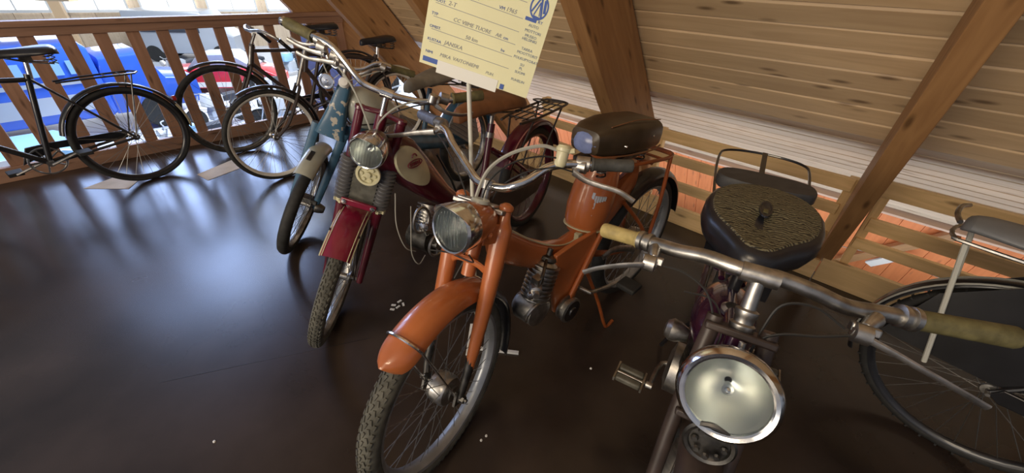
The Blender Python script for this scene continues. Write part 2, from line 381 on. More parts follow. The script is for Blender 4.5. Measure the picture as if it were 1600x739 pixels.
def headlight(root, c, ax, up, rad, depth, shell, rimm=CHR, visor=True, ribs=True):
    """ax: where the lamp looks"""
    c = Vector(c); ax = Vector(ax).normalized()
    s = MB(); s.lathe(c, -ax, [(-.004, rad*.99), (.012, rad), (depth*.35, rad*.97), (depth*.65, rad*.8), (depth*.88, rad*.5), (depth, rad*.15), (depth*1.01, 0)], 32, cap=False)
    h = s.build('headlight', shell, root)
    q = MB(); q.lathe(c, ax, [(-.045, rad*.99), (-.04, rad*1.03), (-.004, rad*1.08), (.004, rad*1.07), (.010, rad*.98), (.008, rad*.93), (-.004, rad*.92)], 36, cap=False)
    if visor:
        up = Vector(up); up = (up-ax*up.dot(ax)).normalized(); sd = ax.cross(up); ring = []
        for i in range(15):
            a = R(-65+130*i/14); e = up*math.cos(a)+sd*math.sin(a); k = math.cos(a*1.35)
            ring.append([c+e*rad*1.075+ax*.0, c+e*rad*1.08+ax*(.004+.030*max(0, k)), c+e*rad*1.05+ax*(.004+.030*max(0, k)), c+e*rad*1.045+ax*.0])
        q.loft(ring)
    q.build('rim_ring', rimm, h)
    rf = MB(); rf.lathe(c, ax, [(-depth*.55, .006), (-depth*.5, rad*.35), (-depth*.3, rad*.68), (-.006, rad*.93)], 28, cap=False)
    rf.build('reflector', REFM, h)
    g = MB(); g.lathe(c, ax, [(-.001, rad*.94), (.006, rad*.86), (.012, rad*.6), (.015, rad*.3), (.016, 0)], 28)
    for i in (range(-4, 5) if ribs else []):
        x = i*rad*.16; hh = math.sqrt(max(0, (rad*.8)**2-x*x)); up2 = (Vector(up)-ax*Vector(up).dot(ax)).normalized(); sd = ax.cross(up2)
        g.tube([c+sd*x+up2*hh*.95+ax*.009, c+sd*x+ax*.0135, c+sd*x-up2*hh*.95+ax*.009], .0009, 4, cap=False)
    g.build('lens', GLS, h)
    b = MB(); b.lathe(c-ax*depth*.3, ax, [(-.012, .006), (0, .008), (.012, .010), (.02, .005), (.022, 0)], 12); b.build('bulb', CHR, h)
    return h
def text_mesh(name, body, size, m, parent, mat4, ext=.0006, font=None, shear=0):
    cu = bpy.data.curves.new(name, 'FONT'); cu.body = body; cu.size = size; cu.extrude = ext; cu.shear = shear; cu.resolution_u = 2
    cu.align_x = 'LEFT'; cu.align_y = 'BOTTOM'
    o = bpy.data.objects.new(name+'_tmp', cu); C.objects.link(o)
    dg = bpy.context.evaluated_depsgraph_get(); dg.update()
    me = bpy.data.meshes.new_from_object(o.evaluated_get(dg)); bpy.data.objects.remove(o)
    me.materials.clear(); me.materials.append(m); me.name = name
    n = bpy.data.objects.new(name, me); C.objects.link(n); n.parent = parent; n.matrix_local = mat4; return n
def saddle(root, f, pts, m, h=.05, name='saddle', under=True, droop=.6):
    """pts: list of (x, halfwidth, z top) from nose to tail in frame f"""
    rings = []
    for x, hw, z in pts:
        ring = []
        for j in range(16):
            a = 2*PI*j/16; cy, sz = math.cos(a), math.sin(a)
            yy = hw*(abs(cy)**.75)*(1 if cy >= 0 else -1); zz = z-(h*.5)+h*.5*(abs(sz)**.8)*(1 if sz >= 0 else -1)-droop*h*(abs(cy)**2.5)*.6
            ring.append(f.p(x, yy, zz))
        rings.append(ring)
    b = MB(); b.loft(rings); return b.build(name, m, root, sub=1)
def spring(m, A, B, rad, turns, w=.003, n=10):
    A, B = Vector(A), Vector(B); ax = (B-A); L = ax.length; ax.normalize(); X = ax.orthogonal().normalized(); Y = ax.cross(X)
    P = [A+ax*L*i/(turns*n)+(X*math.cos(2*PI*i/n)+Y*math.sin(2*PI*i/n))*rad for i in range(turns*n+1)]
    m.tube(P, w, 5)
def bellows(m, A, B, r, n):
    A, B = Vector(A), Vector(B); L = (B-A).length; prof = [(0, r*.8)]
    for i in range(n): prof += [(L*(i+.15)/n, r*.78), (L*(i+.5)/n, r*1.08), (L*(i+.85)/n, r*.78)]
    m.lathe(A, B-A, prof+[(L, r*.8)], 18)

# ================================================================== the place
# fence frame: x towards the right of the photograph along the low fence, y outwards, z up
_az = R(-41.6); FD = V(math.cos(_az), math.sin(_az), 0); FN = V(-FD.y, FD.x, 0)
FF = Fr((1.125, 2.378, 0), FD, FN, (0, 0, 1))
# balustrade frame: x along it towards the corner, y outwards over the hall
_rd = V(.673, .739, 0).normalized(); BN = V(-_rd.y, _rd.x, 0)
BF = Fr((-3.743, 2.507, 0), _rd, BN, (0, 0, 1))
BLEN = 3.13
fl = MB()
cor = BF.p(BLEN, 0, 0)
q = [BF.p(-6, .05, 0), BF.p(BLEN+.1, .05, 0), FF.p(4.5, .05, 0)+V(0, 0, 0), V(5, -4, 0), V(-7, -4, 0)]
fl.add([p for p in q]+[p-V(0, 0, .18) for p in q], [(0, 1, 2, 3, 4), (9, 8, 7, 6, 5)]+[(i, (i+1) % 5, 5+(i+1) % 5, 5+i) for i in range(5)])
floor_o = struct(fl.build('floor', FLOOR, smooth=False))
# seam of two floor sheets
sm = MB(); sm.box((-1.0, 1.08, .0004), (.8, .002, .0008), (math.cos(R(20)), math.sin(R(20)), 0), (-math.sin(R(20)), math.cos(R(20)), 0)); sm.build('seam', BLKP, floor_o)

def beam(name, f, a, b, wv, hv, m, parent, zdir=None, bevel=.003, label=None):
    """a square-sawn timber from a to b (frame coords); local x along the timber so the grain runs with it"""
    A, B = f.p(*a), f.p(*b); X = (B-A).normalized(); L = (B-A).length
    Z = Vector(zdir) if zdir else V(0, 0, 1); Z = (Z-X*Z.dot(X)).normalized(); Y = Z.cross(X)
    k = MB(); k.box((0, 0, 0), (L, wv, hv)); mt = Matrix((X, Y, Z)).transposed().to_4x4(); mt.translation = (A+B)/2-(WL[parent.name] if parent else V(0, 0, 0))
    o = k.build(name, m, parent, smooth=False, bevel=bevel, mat4=mt)
    if label: o['label'] = label
    return o
# --- balustrade towards the hall
bal = thing('balustrade', 'waist high brown wooden balustrade of upright boards overlooking the bright hall', 'railing', BF.p(1, 0, 0))
beam('cap_rail', BF, (-1.2, -.005, 1.005), (2.77, -.005, 1.005), .10, .035, W_BALX, bal)
beam('upper_rail', BF, (-1.2, .0, .958), (2.80, .0, .958), .05, .06, W_BALX, bal)
beam('kick_board', BF, (-1.2, -.01, .052), (3.1, -.01, .052), .045, .104, W_BALX, bal)
proto = None
for s in (-1.06, -.86, -.66, -.46, -.26, -.06, .14, .34, .54, .73, .923, 1.11, 1.295, 1.49, 1.69, 1.885, 2.09, 2.31, 2.53, 2.76):
    if proto is None:
        k = MB(); k.box((0, 0, 0), (.082, .026, .86)); proto = k.build('baluster', W_BALU, bal, smooth=False, bevel=.002, mat4=Matrix.Identity(4)); o = proto
    else:
        o = proto.copy(); C.objects.link(o); o.parent = bal
    mt = Matrix((BF.x, BF.y, BF.z)).transposed().to_4x4(); mt.translation = BF.p(s, .012, .515)-WL[bal.name]; o.matrix_local = mt
# --- low fence along the eaves
fen = thing('eaves_fence', 'low pale pine plank fence along the eaves with orange boards showing between its rails', 'fence', FF.p(.3, 0, 0))
def rail(z0, z1, s0, s1, name='rail', th=.028, y=0.0): beam(name, FF, (s0, y, (z0+z1)/2), (s1, y, (z0+z1)/2), th, z1-z0, W_RAIL, fen)
rail(.535, .60, -1.24, -.42); rail(.535, .605, -.26, .80); rail(.555, .635, .91, 3.2)
rail(.40, .458, -1.24, .79); rail(.365, .436, .93, 3.2)
rail(.228, .29, -1.24, .80); rail(.255, .315, .92, 3.2)
beam('kick_board', FF, (-3.5, -.01, .062), (.84, -.01, .062), .03, .124, W_RAIL, fen)
beam('kick_board', FF, (.845, -.01, .075), (3.2, -.01, .075), .03, .150, W_RAIL, fen)
for s in (-1.22, -.24, .79, .935, 2.4):
    beam('fence_post', FF, (s, .035, .0), (s, .035, .60), .05, .04, W_RAIL, fen, zdir=FF.x)
beam('offcut', FF, (-.26, -.05, .135), (-.05, -.02, .135), .06, .02, W_RAIL, fen, label='short loose offcut lying at the kick board')
# --- rafters
PIT = R(49); RU = -FN*math.cos(PIT)+V(0, 0, 1)*math.sin(PIT); RN = FN*math.sin(PIT)+V(0, 0, 1)*math.cos(PIT)
RF = Fr(FF.p(0, 0, .12), FD, RU, RN)          # x along fence, y up the slope, z outwards through the roof
rafn = 0
for s, w_, d0 in ((-3.75, .08, 0), (-2.66, .08, 0), (-1.51, .08, 0), (-.335, .09, 0), (.845, .072, 0), (2.0, .072, 0)):
    rafn += 1
    o = beam('rafter', RF, (s, -.02, .165), (s, 3.6, .165), .33, w_, W_RAFT, None, zdir=RF.x, bevel=.004)
    tag(o, {1: 'rafter farthest away, over the corner where balustrade and fence meet', 2: 'dark brown rafter slanting behind the far bicycles', 3: 'broad brown rafter passing behind the yellow information card',
            4: 'thick golden brown rafter rising behind the orange moped saddle', 5: 'rafter rising from the fence to the top right, behind the black saddle', 6: 'rafter standing right of the frame edge by the rightmost bicycle'}[rafn], 'rafter')
# --- roof boards
ceil = MB(); ceil.box((0, 0, 0), (8.2, 4.9, .02)); mt = Matrix((RF.x, RF.y, RF.z)).transposed().to_4x4(); mt.translation = RF.p(-.1, 3.13, .385)
ceil_o = ceil.build('ceiling', W_RAFT, None, smooth=False, mat4=mt); struct(ceil_o)
k = MB(); Lb = 8.0
k.add([(-Lb/2, -.047, -.008), (Lb/2, -.047, -.008), (Lb/2, .0365, -.008), (-Lb/2, .0365, -.008), (-Lb/2, -.047, .010), (Lb/2, -.047, .010), (Lb/2, .047, .010), (-Lb/2, .047, .010), (-Lb/2, .047, .005), (Lb/2, .047, .005)],
      [(0, 3, 2, 1), (4, 5, 6, 7), (0, 1, 5, 4), (3, 8, 9, 2), (8, 7, 6, 9), (0, 4, 7, 8, 3), (1, 2, 9, 6, 5)])
bp = None
for i in range(49):
    t = .67+i*.095
    if bp is None: bp = k.build('roof_board', W_ROOF, ceil_o, smooth=False, bevel=.0025, mat4=Matrix.Identity(4)); o = bp
    else: o = bp.copy(); C.objects.link(o); o.parent = ceil_o
    o.matrix_local = Matrix.Translation((random.uniform(-.03, .03), t+.0475-3.13, -.030-random.uniform(0, .004)))
# --- flatter eaves part of the roof, from the kink outwards over the fence
ea = R(30); EU = -FN*math.cos(ea)+V(0, 0, 1)*math.sin(ea); EN = FN*math.sin(ea)+V(0, 0, 1)*math.cos(ea)
KP = RF.p(0, .665, .345); EF = Fr(KP, FD, EU, EN)
ev = MB(); ev.box((0, 0, 0), (8.2, 1.42, .02)); mt = Matrix((EF.x, EF.y, EF.z)).transposed().to_4x4(); mt.translation = EF.p(-.1, -.70, .035)
eave_o = struct(ev.build('ceiling_eaves', W_RAFT, None, smooth=False, mat4=mt)); bp2 = None
for i in range(15):
    o = bp.copy(); o.data = bp.data.copy() if i == 0 else bp2.data; C.objects.link(o); o.parent = eave_o
    if i == 0: bp2 = o; o.data.materials.clear(); o.data.materials.append(W_EAVE)
    o.matrix_local = Matrix.Translation((random.uniform(-.03, .03), -(i+.5)*.095+.70, -.020-random.uniform(0, .004)))
# --- fascia strips and orange aisle wall beyond the fence
fa = beam('trim_1', EF, (-4.1, -1.445, -.01), (4.0, -1.445, -.01), .06, .03, W_FASC, None, zdir=RF.y); struct(fa)
fa = beam('trim_2', EF, (-4.1, -1.475, .0), (4.0, -1.475, .0), .05, .022, W_FASC, None, zdir=RF.y); struct(fa)
E0 = EF.p(0, -1.49, .01); EY = (E0-FF.o).dot(FN); EZ = E0.z
wa = R(62); WU = -FN*math.cos(wa)+V(0, 0, 1)*math.sin(wa); WN = FN*math.sin(wa)+V(0, 0, 1)*math.cos(wa)
WF = Fr(FF.p(0, EY, EZ), FD, WU, WN)
wl = MB(); wl.box((0, 0, 0), (8.4, 2.9, .02)); mt = Matrix((WF.x, WF.y, WF.z)).transposed().to_4x4(); mt.translation = WF.p(-.2, -1.45, .04)
wall_o = struct(wl.build('wall_eaves', W_WALL, None, smooth=False, mat4=mt))
k = MB(); k.box((0, 0, 0), (.118, 2.88, .014)); bp = None
for i in range(68):
    if bp is None: bp = k.build('wall_board', W_WALL, wall_o, smooth=False, bevel=.0015, mat4=Matrix.Identity(4)); o = bp
    else: o = bp.copy(); C.objects.link(o); o.parent = wall_o
    o.matrix_local = Matrix.Translation((-4.1+i*.1205, 0, -.017-random.uniform(0, .002)))
for s, sg, nm, lb in ((1.45, 1, 'brace', 'brown slanting brace below the eaves beyond the right fence'), (.05, -1, 'brace', 'slanting brace below the eaves behind the orange moped')):
    o = beam(nm, WF, (s, -.03, -.03), (s-.45*sg, -.75, -.03), .04, .07, W_RAFT, None, zdir=FF.x); tag(o, lb, 'brace')
o = beam('batten', WF, (1.32, -.38, -.05), (1.18, -.62, -.05), .02, .06, WHT, None, zdir=FF.x); tag(o, 'short white batten leaning below the eaves beyond the right fence', 'batten')
g = MB(); g.tube(WF.P([(.95, -.55, -.03), (1.2, -.50, -.03), (1.6, -.52, -.03), (2.1, -.6, -.03)]), .004, 6, smooth=6); tag(g.build('cable', CABG), 'pale loose cable hanging beyond the right fence', 'cable')
# other side of the roof, behind and above the photographer
ob = MB(); ob.box(V(-6.6, -5.6, 1.9), (.05, 9, 4.2), (_rd.x, _rd.y, 0), (-_rd.y, _rd.x, 0)); 
bw = MB(); bw.box(V(-1, -4.1, 1.4), (14, .06, 3.2)); struct(bw.build('wall_back', WHT, None, smooth=False))

# ================================================================== hall beyond the balustrade (floor at z = -2.6)
HZ = -2.6
hf = MB(); hf.box((-18, 19, HZ-.05), (52, 46, .1)); struct(hf.build('floor_hall', HALLF, None, smooth=False))
# far wall, seen straight down the hall
HN = V(-.55, .835, 0).normalized(); HX = V(HN.y, -HN.x, 0)
HF = Fr(HN*29, HX, HN, (0, 0, 1))
hw = MB(); hw.box((0, 0, 0), (46, .3, 9)); mt = Matrix((HF.x, HF.y, HF.z)).transposed().to_4x4(); mt.translation = HF.p(0, .2, HZ+4.5)
hall = struct(hw.build('wall_hall', W_HALL, None, smooth=False, mat4=mt))
k = MB(); k.box((0, 0, 0), (.9, .06, 9)); bp = None
for i in range(50):
    if bp is None: bp = k.build('wall_panel', W_HALL, hall, smooth=False, mat4=Matrix.Identity(4)); o = bp
    else: o = bp.copy(); C.objects.link(o); o.parent = hall
    o.matrix_local = Matrix.Translation((-22.5+i*.92, -.17, 0))
wn = 0
for i in range(11):
    x = -8.0+i*2.75; wn += 1
    fm = MB()
    for a, b, c_, d_ in ((-1.1, 0, .09, 2.5), (1.1, 0, .09, 2.5), (0, 0, .06, 2.5), (0, -1.2, 2.2, .12), (0, 1.2, 2.2, .09), (0, -.4, 2.2, .05), (0, .4, 2.2, .05)):
        fm.box(V(a, -.24, b), (c_, .09, d_))
    mt = Matrix((HF.x, HF.y, HF.z)).transposed().to_4x4(); mt.translation = HF.p(x, .0, .42)
    wo = struct(fm.build('window_%d' % wn, WHT, None, smooth=False, mat4=mt))
    p = MB(); p.box(V(0, -.215, 0), (2.15, .01, 2.4)); p.build('pane', DAY, wo, smooth=False, mat4=Matrix.Identity(4))
# posts of the hall
for x, y, lb in ((-6, -3, 'pale timber post of the hall left of the blue truck'), (2.5, -9, 'pale timber post of the hall seen between the balusters')):
    k = MB(); k.box(HF.p(x, y, HZ+3.2), (.35, .35, 6.4), HF.x, HF.y); tag(k.build('hall_post', SKIN, None, smooth=False), lb, 'post')
# timber frame at top left
for i, (a, b, lb) in enumerate((((-11.5, -12, .9), (-3, -14.5, .75), 'pale wooden tie beam across the hall at top left'), ((-9.8, -12.4, 3.2), (-8.2, -12.9, -2.6), 'pale wooden hall post in the top left corner'))):
    o = beam('hall_beam', HF, a, b, .35, .5, SKIN, None, bevel=0); tag(o, lb, 'beam')

def hall_frame(x, y, az): return Fr((x, y, HZ), (math.cos(R(az)), math.sin(R(az)), 0), (-math.sin(R(az)), math.cos(R(az)), 0), (0, 0, 1))
def simple_wheel(parent, f, c, r, w_, tyre=RUB, hubm=SILV):
    m = MB(); m.lathe(f.p(*c)-f.y*w_/2, f.y, [(0, r*.6), (0, r*.92), (w_*.2, r), (w_*.8, r), (w_, r*.92), (w_, r*.6)], 24); o = m.build('wheel', tyre, parent)
    m = MB(); m.lathe(f.p(*c)-f.y*w_*.45, f.y, [(0, .02), (0.0, r*.6), (w_*.9, r*.6), (w_*.9, .02)], 20); m.build('hub_cap', hubm, o); return o
def body(f, secs, hw, m, name, parent, hw2=None):
    """secs: (x, z_low, z_high, halfwidth)"""
    k = MB(); rings = []
    for x, z0, z1, h in secs:
        r_ = []
        for j in range(16):
            a = 2*PI*j/16; cy, sz = math.cos(a), math.sin(a); e = .13
            r_.append(f.p(x, h*(abs(cy)**e)*(1 if cy >= 0 else -1), (z0+z1)/2+(z1-z0)/2*(abs(sz)**e)*(1 if sz >= 0 else -1)))
        rings.append(r_)
    k.loft(rings); return k.build(name, m, parent)
# blue truck
f = hall_frame(-12.6, 9.3, 52)
tr = thing('blue_truck', 'bright blue truck with pale bands parked in the hall at far left', 'truck', f.o)
body(f, [(-2.6, .55, 2.15, 1.0), (-2.5, .5, 2.25, 1.05), (1.9, .5, 2.25, 1.05), (2.0, .55, 2.15, 1.0)], 1, BLUC, 'cargo_body', tr)
body(f, [(2.0, .5, 1.5, .95), (2.1, .5, 1.9, 1.0), (3.0, .5, 1.95, 1.0), (3.3, .5, 1.3, .95), (4.0, .5, 1.2, .9)], 1, BLUC, 'cab', tr)
k = MB(); k.box(f.p(-.3, -1.06, 1.42), (4.3, .03, .09), f.x, f.y); k.box(f.p(-.3, -1.06, .95), (4.3, .03, .4), f.x, f.y); k.build('side_band', SILV, tr)
k = MB(); k.lathe(f.p(-1.1, -1.05, 1.17), -f.y, [(0, .32), (.03, .32), (.04, .28), (.04, .01)], 24); k.build('round_sign', REDC, tr)
for i in range(5):
    k = MB(); k.box(f.p(.3+i*.33, -1.07, 1.75), (.22, .03, .3), f.x, f.y); k.build('side_window', SKYC, tr)
for x in (-1.8, 2.9):
    for y in (-.9, .9): simple_wheel(tr, f, (x, y, .45), .45, .25)
# white/sky-blue trailer left of it
f = hall_frame(-9.9, 6.2, 50)
tr = thing('pale_trailer', 'low pale blue and white trailer in the hall at the left edge', 'trailer', f.o)
body(f, [(-1.5, .45, .95, .7), (-1.4, .4, 1.0, .75), (1.4, .4, 1.0, .75), (1.5, .45, .95, .7)], 1, SKYC, 'box_body', tr)
k = MB(); [k.box(f.p(-1.2+i*.6, -.76, .7), (.25, .02, .55), f.x, f.y) for i in range(5)]; k.build('white_panel', WHT, tr)
for y in (-.7, .7): simple_wheel(tr, f, (0, y, .33), .33, .18)
# red car
f = hall_frame(-10.6, 14.9, 15)
cr = thing('red_car', 'small bright red vintage car seen through the balusters', 'car', f.o)
body(f, [(-1.9, .35, .6, .55), (-1.7, .3, .85, .7), (-.6, .28, .92, .78), (.6, .28, .92, .78), (1.5, .3, .85, .7), (1.9, .35, .6, .55)], 1, REDC, 'body', cr)
body(f, [(-.9, .8, .95, .6), (-.5, .8, 1.35, .58), (.5, .8, 1.38, .58), (1.1, .8, .95, .6)], 1, SILV, 'cabin', cr)
k = MB(); k.box(f.p(0, -.79, .42), (2.2, .04, .16), f.x, f.y); k.build('sill', WHT, cr)
for x in (-1.2, 1.2):
    for y in (-.72, .72): simple_wheel(cr, f, (x, y, .36), .36, .18)
# second red car
f = hall_frame(-6.0, 12.9, 20)
cr = thing('red_cart', 'low red kart in the hall behind the white rimmed wheel', 'kart', f.o)
body(f, [(-.9, .2, .45, .4), (-.7, .2, .6, .5), (.6, .2, .6, .5), (.9, .2, .45, .4)], 1, REDC, 'body', cr)
k = MB(); k.box(f.p(0, -.52, .3), (1.2, .03, .08), f.x, f.y); k.build('stripe', WHT, cr)
for x in (-.65, .65):
    for y in (-.5, .5): simple_wheel(cr, f, (x, y, .22), .22, .15)
# grey van with big windscreen
f = hall_frame(-15.8, 20.5, 10)
cr = thing('grey_van', 'pale grey van with a large windscreen far back in the hall', 'van', f.o)
body(f, [(-2, .4, 1.4, .9), (-1.9, .35, 2.1, .95), (1.2, .35, 2.1, .95), (1.8, .35, 1.3, .9), (2.3, .4, 1.1, .85)], 1, SILV, 'body', cr)
k = MB(); k.box(f.p(-.2, -.96, 1.55), (2.4, .04, .6), f.x, f.y); k.build('side_window', DARK, cr)
for x in (-1.2, 1.6):
    for y in (-.85, .85): simple_wheel(cr, f, (x, y, .36), .36, .2)
# motorcycles in the hall
def moto(x, y, az, col, label, seatm=DARK):
    f = hall_frame(x, y, az); t = thing('motorcycle', label, 'motorcycle', f.o, 'motorcycles standing in the hall')
    for xx in (-.68, .68):
        w_ = simple_wheel(t, f, (xx, 0, .32), .32, .10)
    body(f, [(-.35, .62, .75, .08), (-.25, .6, .92, .15), (.1, .6, .92, .14), (.25, .65, .82, .08)], 1, col, 'tank', t)
    body(f, [(.15, .68, .78, .08), (.3, .66, .84, .14), (.7, .68, .84, .13), (.85, .7, .8, .08)], 1, seatm, 'seat', t)
    body(f, [(-.25, .22, .45, .1), (-.15, .2, .58, .17), (.2, .2, .56, .17), (.3, .22, .45, .1)], 1, SILV, 'engine', t)
    k = MB(); k.tube(f.P([(-.68, .08, .32), (-.45, .08, .95)]), .02, 6); k.tube(f.P([(-.68, -.08, .32), (-.45, -.08, .95)]), .02, 6); k.build('fork', SILV, t)
    k = MB(); k.tube(f.P([(-.3, .38, 1.0), (-.42, .2, 1.02), (-.45, 0, .98), (-.42, -.2, 1.02), (-.3, -.38, 1.0)]), .014, 6, smooth=4); k.build('handlebar', SILV, t)
    k = MB(); k.lathe(f.p(-.6, 0, .85), f.x*-1, [(-.12, .03), (-.08, .09), (0, .1), (.02, .07), (.02, 0)], 14); k.build('headlight', WHT, t)
    k = MB(); arc_shell(k, Fr(f.p(-.68, 0, .32), f.x, f.y, f.z), .37, 40, 150, .13, .03); arc_shell(k, Fr(f.p(.68, 0, .32), f.x, f.y, f.z), .37, 10, 140, .13, .03); k.build('mudguard', col, t)
    k = MB(); k.tube(f.P([(-.1, -.16, .3), (.3, -.18, .22), (.9, -.18, .25)]), .03, 7); k.build('exhaust', SILV, t)
for a in ((-7.4, 8.6, 60, SKYC, 'pale blue motorcycle in the hall behind the rear wheel of the left bicycle'), (-8.6, 11.2, 70, WHT, 'white motorcycle in the hall right of the blue truck'),
          (-8.2, 13.2, 100, SILV, 'silver motorcycle in the hall in front of the red car'), (-11.2, 16.8, 40, WHT, 'white motorcycle in the hall beyond the red car'),
          (-9.8, 17.8, 80, SKYC, 'sky blue motorcycle far back in the hall'), (-6.6, 11.2, 30, WHT, 'white motorcycle seen between the bicycle frames'),
          (-12.8, 15.6, 75, SILV, 'silver motorcycle in the hall beside a wooden post'), (-5.2, 15.2, 60, SILV, 'silver motorcycle in the hall behind the blue banner')):
    moto(*a)
# blue banner with pale crossing lines
f = Fr(BF.p(3.62, 2.0, 0), _rd, BN, (0, 0, 1))
bn = thing('banner', 'blue banner with white crossing lines hung in the hall near the corner', 'banner', f.p(0, 0, -.9))
k = MB(); k.box(f.p(0, 0, .1), (1.15, .015, 2.0), f.x, f.y); k.build('cloth', BANN, bn, smooth=False)
k = MB()
for i in range(7):
    z = -.85+i*.3
    for sg in (-1, 1):
        k.tube([f.p(-.56*sg, -.012, z), f.p(0*sg, -.012, z+.28)], .008, 4); k.tube([f.p(.0, -.012, z+.28), f.p(.56*sg, -.012, z+.56 if z < .6 else z+.28)], .008, 4)
k.build('printed_line', WHT, bn)
k = MB(); k.tube([f.p(-.6, 0, 1.12), f.p(.6, 0, 1.12)], .02, 8); k.build('pole', SILV, bn)
for sx in (-.55, .55):
    k = MB(); k.tube([f.p(sx, 0, 1.12), f.p(sx, 0, HZ)], .02, 8); k.build('pole', SILV, bn)

# ================================================================== orange moped in the foreground
org = V(-.195, .754, 0)
om = thing('orange_moped', 'orange moped with a big round headlight, nearest of the row, yellowish chrome bars', 'moped', org)
k_ = steer((-.195, .754, .32), (-.085, .963, .855), 60); g_ = upright((-.085, .963), 45)
wheel(om, k_, .318, .030, RIMG, RUBG, 36, tread=84, hub_r=.05, hub_w=.09, hub_m=ALU, drum=.06, rimw=.024)
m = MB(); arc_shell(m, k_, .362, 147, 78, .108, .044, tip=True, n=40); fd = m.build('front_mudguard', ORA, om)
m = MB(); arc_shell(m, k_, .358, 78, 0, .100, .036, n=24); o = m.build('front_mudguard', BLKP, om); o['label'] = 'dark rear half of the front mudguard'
m = MB()
ring = []
for j in range(13):
    u = -1+2*j/12; a = R(134); ring.append(k_.o+k_.d(math.cos(a), 0, math.sin(a))*(.367-.044*(1-math.cos(u*PI/2)))+k_.y*(.057*math.sin(u*PI/2)))
m.tube(ring, .0042, 7); m.tube([ring[0], k_.p(-.01, -.062, 0)], .003, 6); m.tube([ring[-1], k_.p(-.01, .062, 0)], .003, 6)
m.build('mudguard_stay', CHR, fd)
m = MB(); ring = [k_.o+k_.d(math.cos(R(80)), 0, math.sin(R(80)))*(.3645-.044*(1-math.cos(u*PI/2)))+k_.y*(.0555*math.sin(u*PI/2)) for u in [(-1+j/6) for j in range(13)]]
m.tube(ring, .003, 6); m.build('seam_bead', CHR, fd)
for sy in (-1, 1):
    m = MB(); m.tube(k_.P([(0, .074*sy, .11), (0, .076*sy, .2), (0, .077*sy, .38), (0, .076*sy, .52), (0, .074*sy, .56), (0, .073*sy, .60)]), [.0145, .018, .0235, .028, .028, .018, .015], 14, smooth=3)
    m.lathe(k_.p(0, .073*sy, .59), k_.z, [(0, .015), (.004, .020), (.012, .021), (.018, .018), (.024, .008), (.025, 0)], 14)
    lg = m.build('fork_leg', ORA, om)
    m = MB(); m.tube(k_.P([(0, .074*sy, .14), (-.004, .073*sy, .06), (0, .066*sy, -.01)]), [.016, .012, .011], 10, smooth=3)
    m.box(k_.p(-.004, .062*sy, .0), (.035, .008, .05), k_.x, k_.y); m.lathe(k_.p(0, .062*sy, 0), k_.y*sy, [(0, .012), (.022, .012), (.022, .006), (.03, .006)], 6)
    m.build('dropout', DSTEEL, lg)
m = MB(); m.box(k_.p(-.005, 0, .588), (.06, .165, .014), k_.x, k_.y); m.box(k_.p(-.03, 0, .60), (.035, .12, .008), k_.x, k_.y); m.build('top_bracket', ALU, om, bevel=.003)
m = MB(); m.tube(k_.P([(0, -.072, .40), (-.02, -.04, .425), (-.025, 0, .43), (-.02, .04, .425), (0, .072, .40)]), .011, 8, smooth=4, sx=.5); m.build('fork_brace', ORA, om)
m = MB(); m.tube([k_.p(.0, 0, .38), k_.p(.0, 0, .59)], .021, 14); m.build('head_tube', ORA, om)
m = MB(); m.lathe(k_.p(0, 0, .585), k_.z, [(0, .018), (.012, .018), (.014, .013), (.05, .012), (.052, .019), (.075, .019), (.078, .012)], 16); m.build('stem', ALU, om)
lc = k_.p(-.155, -.02, .535); lax = k_.d(-1, .12, -.22)
h = headlight(om, lc, lax, k_.z, .062, .165, ORA)
for sy in (-1, 1):
    m = MB(); m.box(k_.p(-.045, .066*sy-.01, .53), (.09, .004, .055), k_.x, k_.y); m.lathe(k_.p(-.07, .066*sy-.01, .53), k_.y*sy, [(0, .009), (.008, .009), (.009, .005), (.012, .004)], 6); m.build('lamp_bracket', ORA, om, bevel=.002)
m = MB(); m.lathe(lc-lax*.085+k_.z*.05, k_.z, [(0, .024), (.009, .025), (.012, .022), (.012, 0)], 22); m.build('dial', GRY, h)
bar(om, k_, [(.13, .325, .785), (.10, .25, .762), (.07, .195, .728), (.03, .095, .675), (.004, .04, .650), (0, 0, .646), (0, -.05, .650), (0, -.078, .662), (.02, -.106, .686), (.055, -.135, .728), (.085, -.172, .750), (.12, -.235, .765)], .0125)
hb = WL
grip(om, k_, (.125, -.232, .766), (.17, -.335, .788), .0175, GRIPG, ribs=0)
grip(om, k_, (.128, .315, .786), (.17, .43, .80), .0175, GRIPLIT, ribs=8)
m = MB(); m.lathe(k_.p(.115, -.215, .763), k_.d(.3, -1, .1), [(-.022, .014), (-.02, .020), (.016, .021), (.018, .015)], 16); m.build('throttle_collar', ALU, om)
m = MB(); m.lathe(k_.p(.125, .30, .782), k_.d(.3, 1, .1), [(-.02, .014), (-.018, .020), (.016, .020), (.018, .015)], 16); m.build('lever_collar', ALU, om)
m = MB(); m.lathe(k_.p(.07, -.165, .768), k_.z, [(-.028, .012), (-.02, .017), (.012, .017), (.014, .02), (.022, .021), (.03, .016), (.031, 0)], 14); m.tube(k_.P([(.07, -.165, .78), (.075, -.195, .79)]), .007, 6); m.build('switch', CRM, om)
lever(om, k_, (.11, -.215, .755), [(.095, -.20, .735), (.085, -.24, .722), (.08, -.285, .718), (.085, -.335, .715), (.10, -.375, .70)], ALU, .0105)
lever(om, k_, (.12, .29, .772), [(.10, .30, .752), (.085, .36, .735), (.075, .42, .715), (.08, .50, .695)], ALU, .0105)
cable(om, k_.P([(.07, -.15, .782), (.04, -.11, .782), (0, -.05, .745), (-.03, -.01, .69), (-.045, .0, .62), (-.045, .0, .57)]), .0052, CABG)
cable(om, k_.P([(.07, -.17, .762), (.03, -.12, .755), (-.005, -.06, .72), (-.03, -.02, .66), (-.035, -.01, .58)]), .0026, CABB)
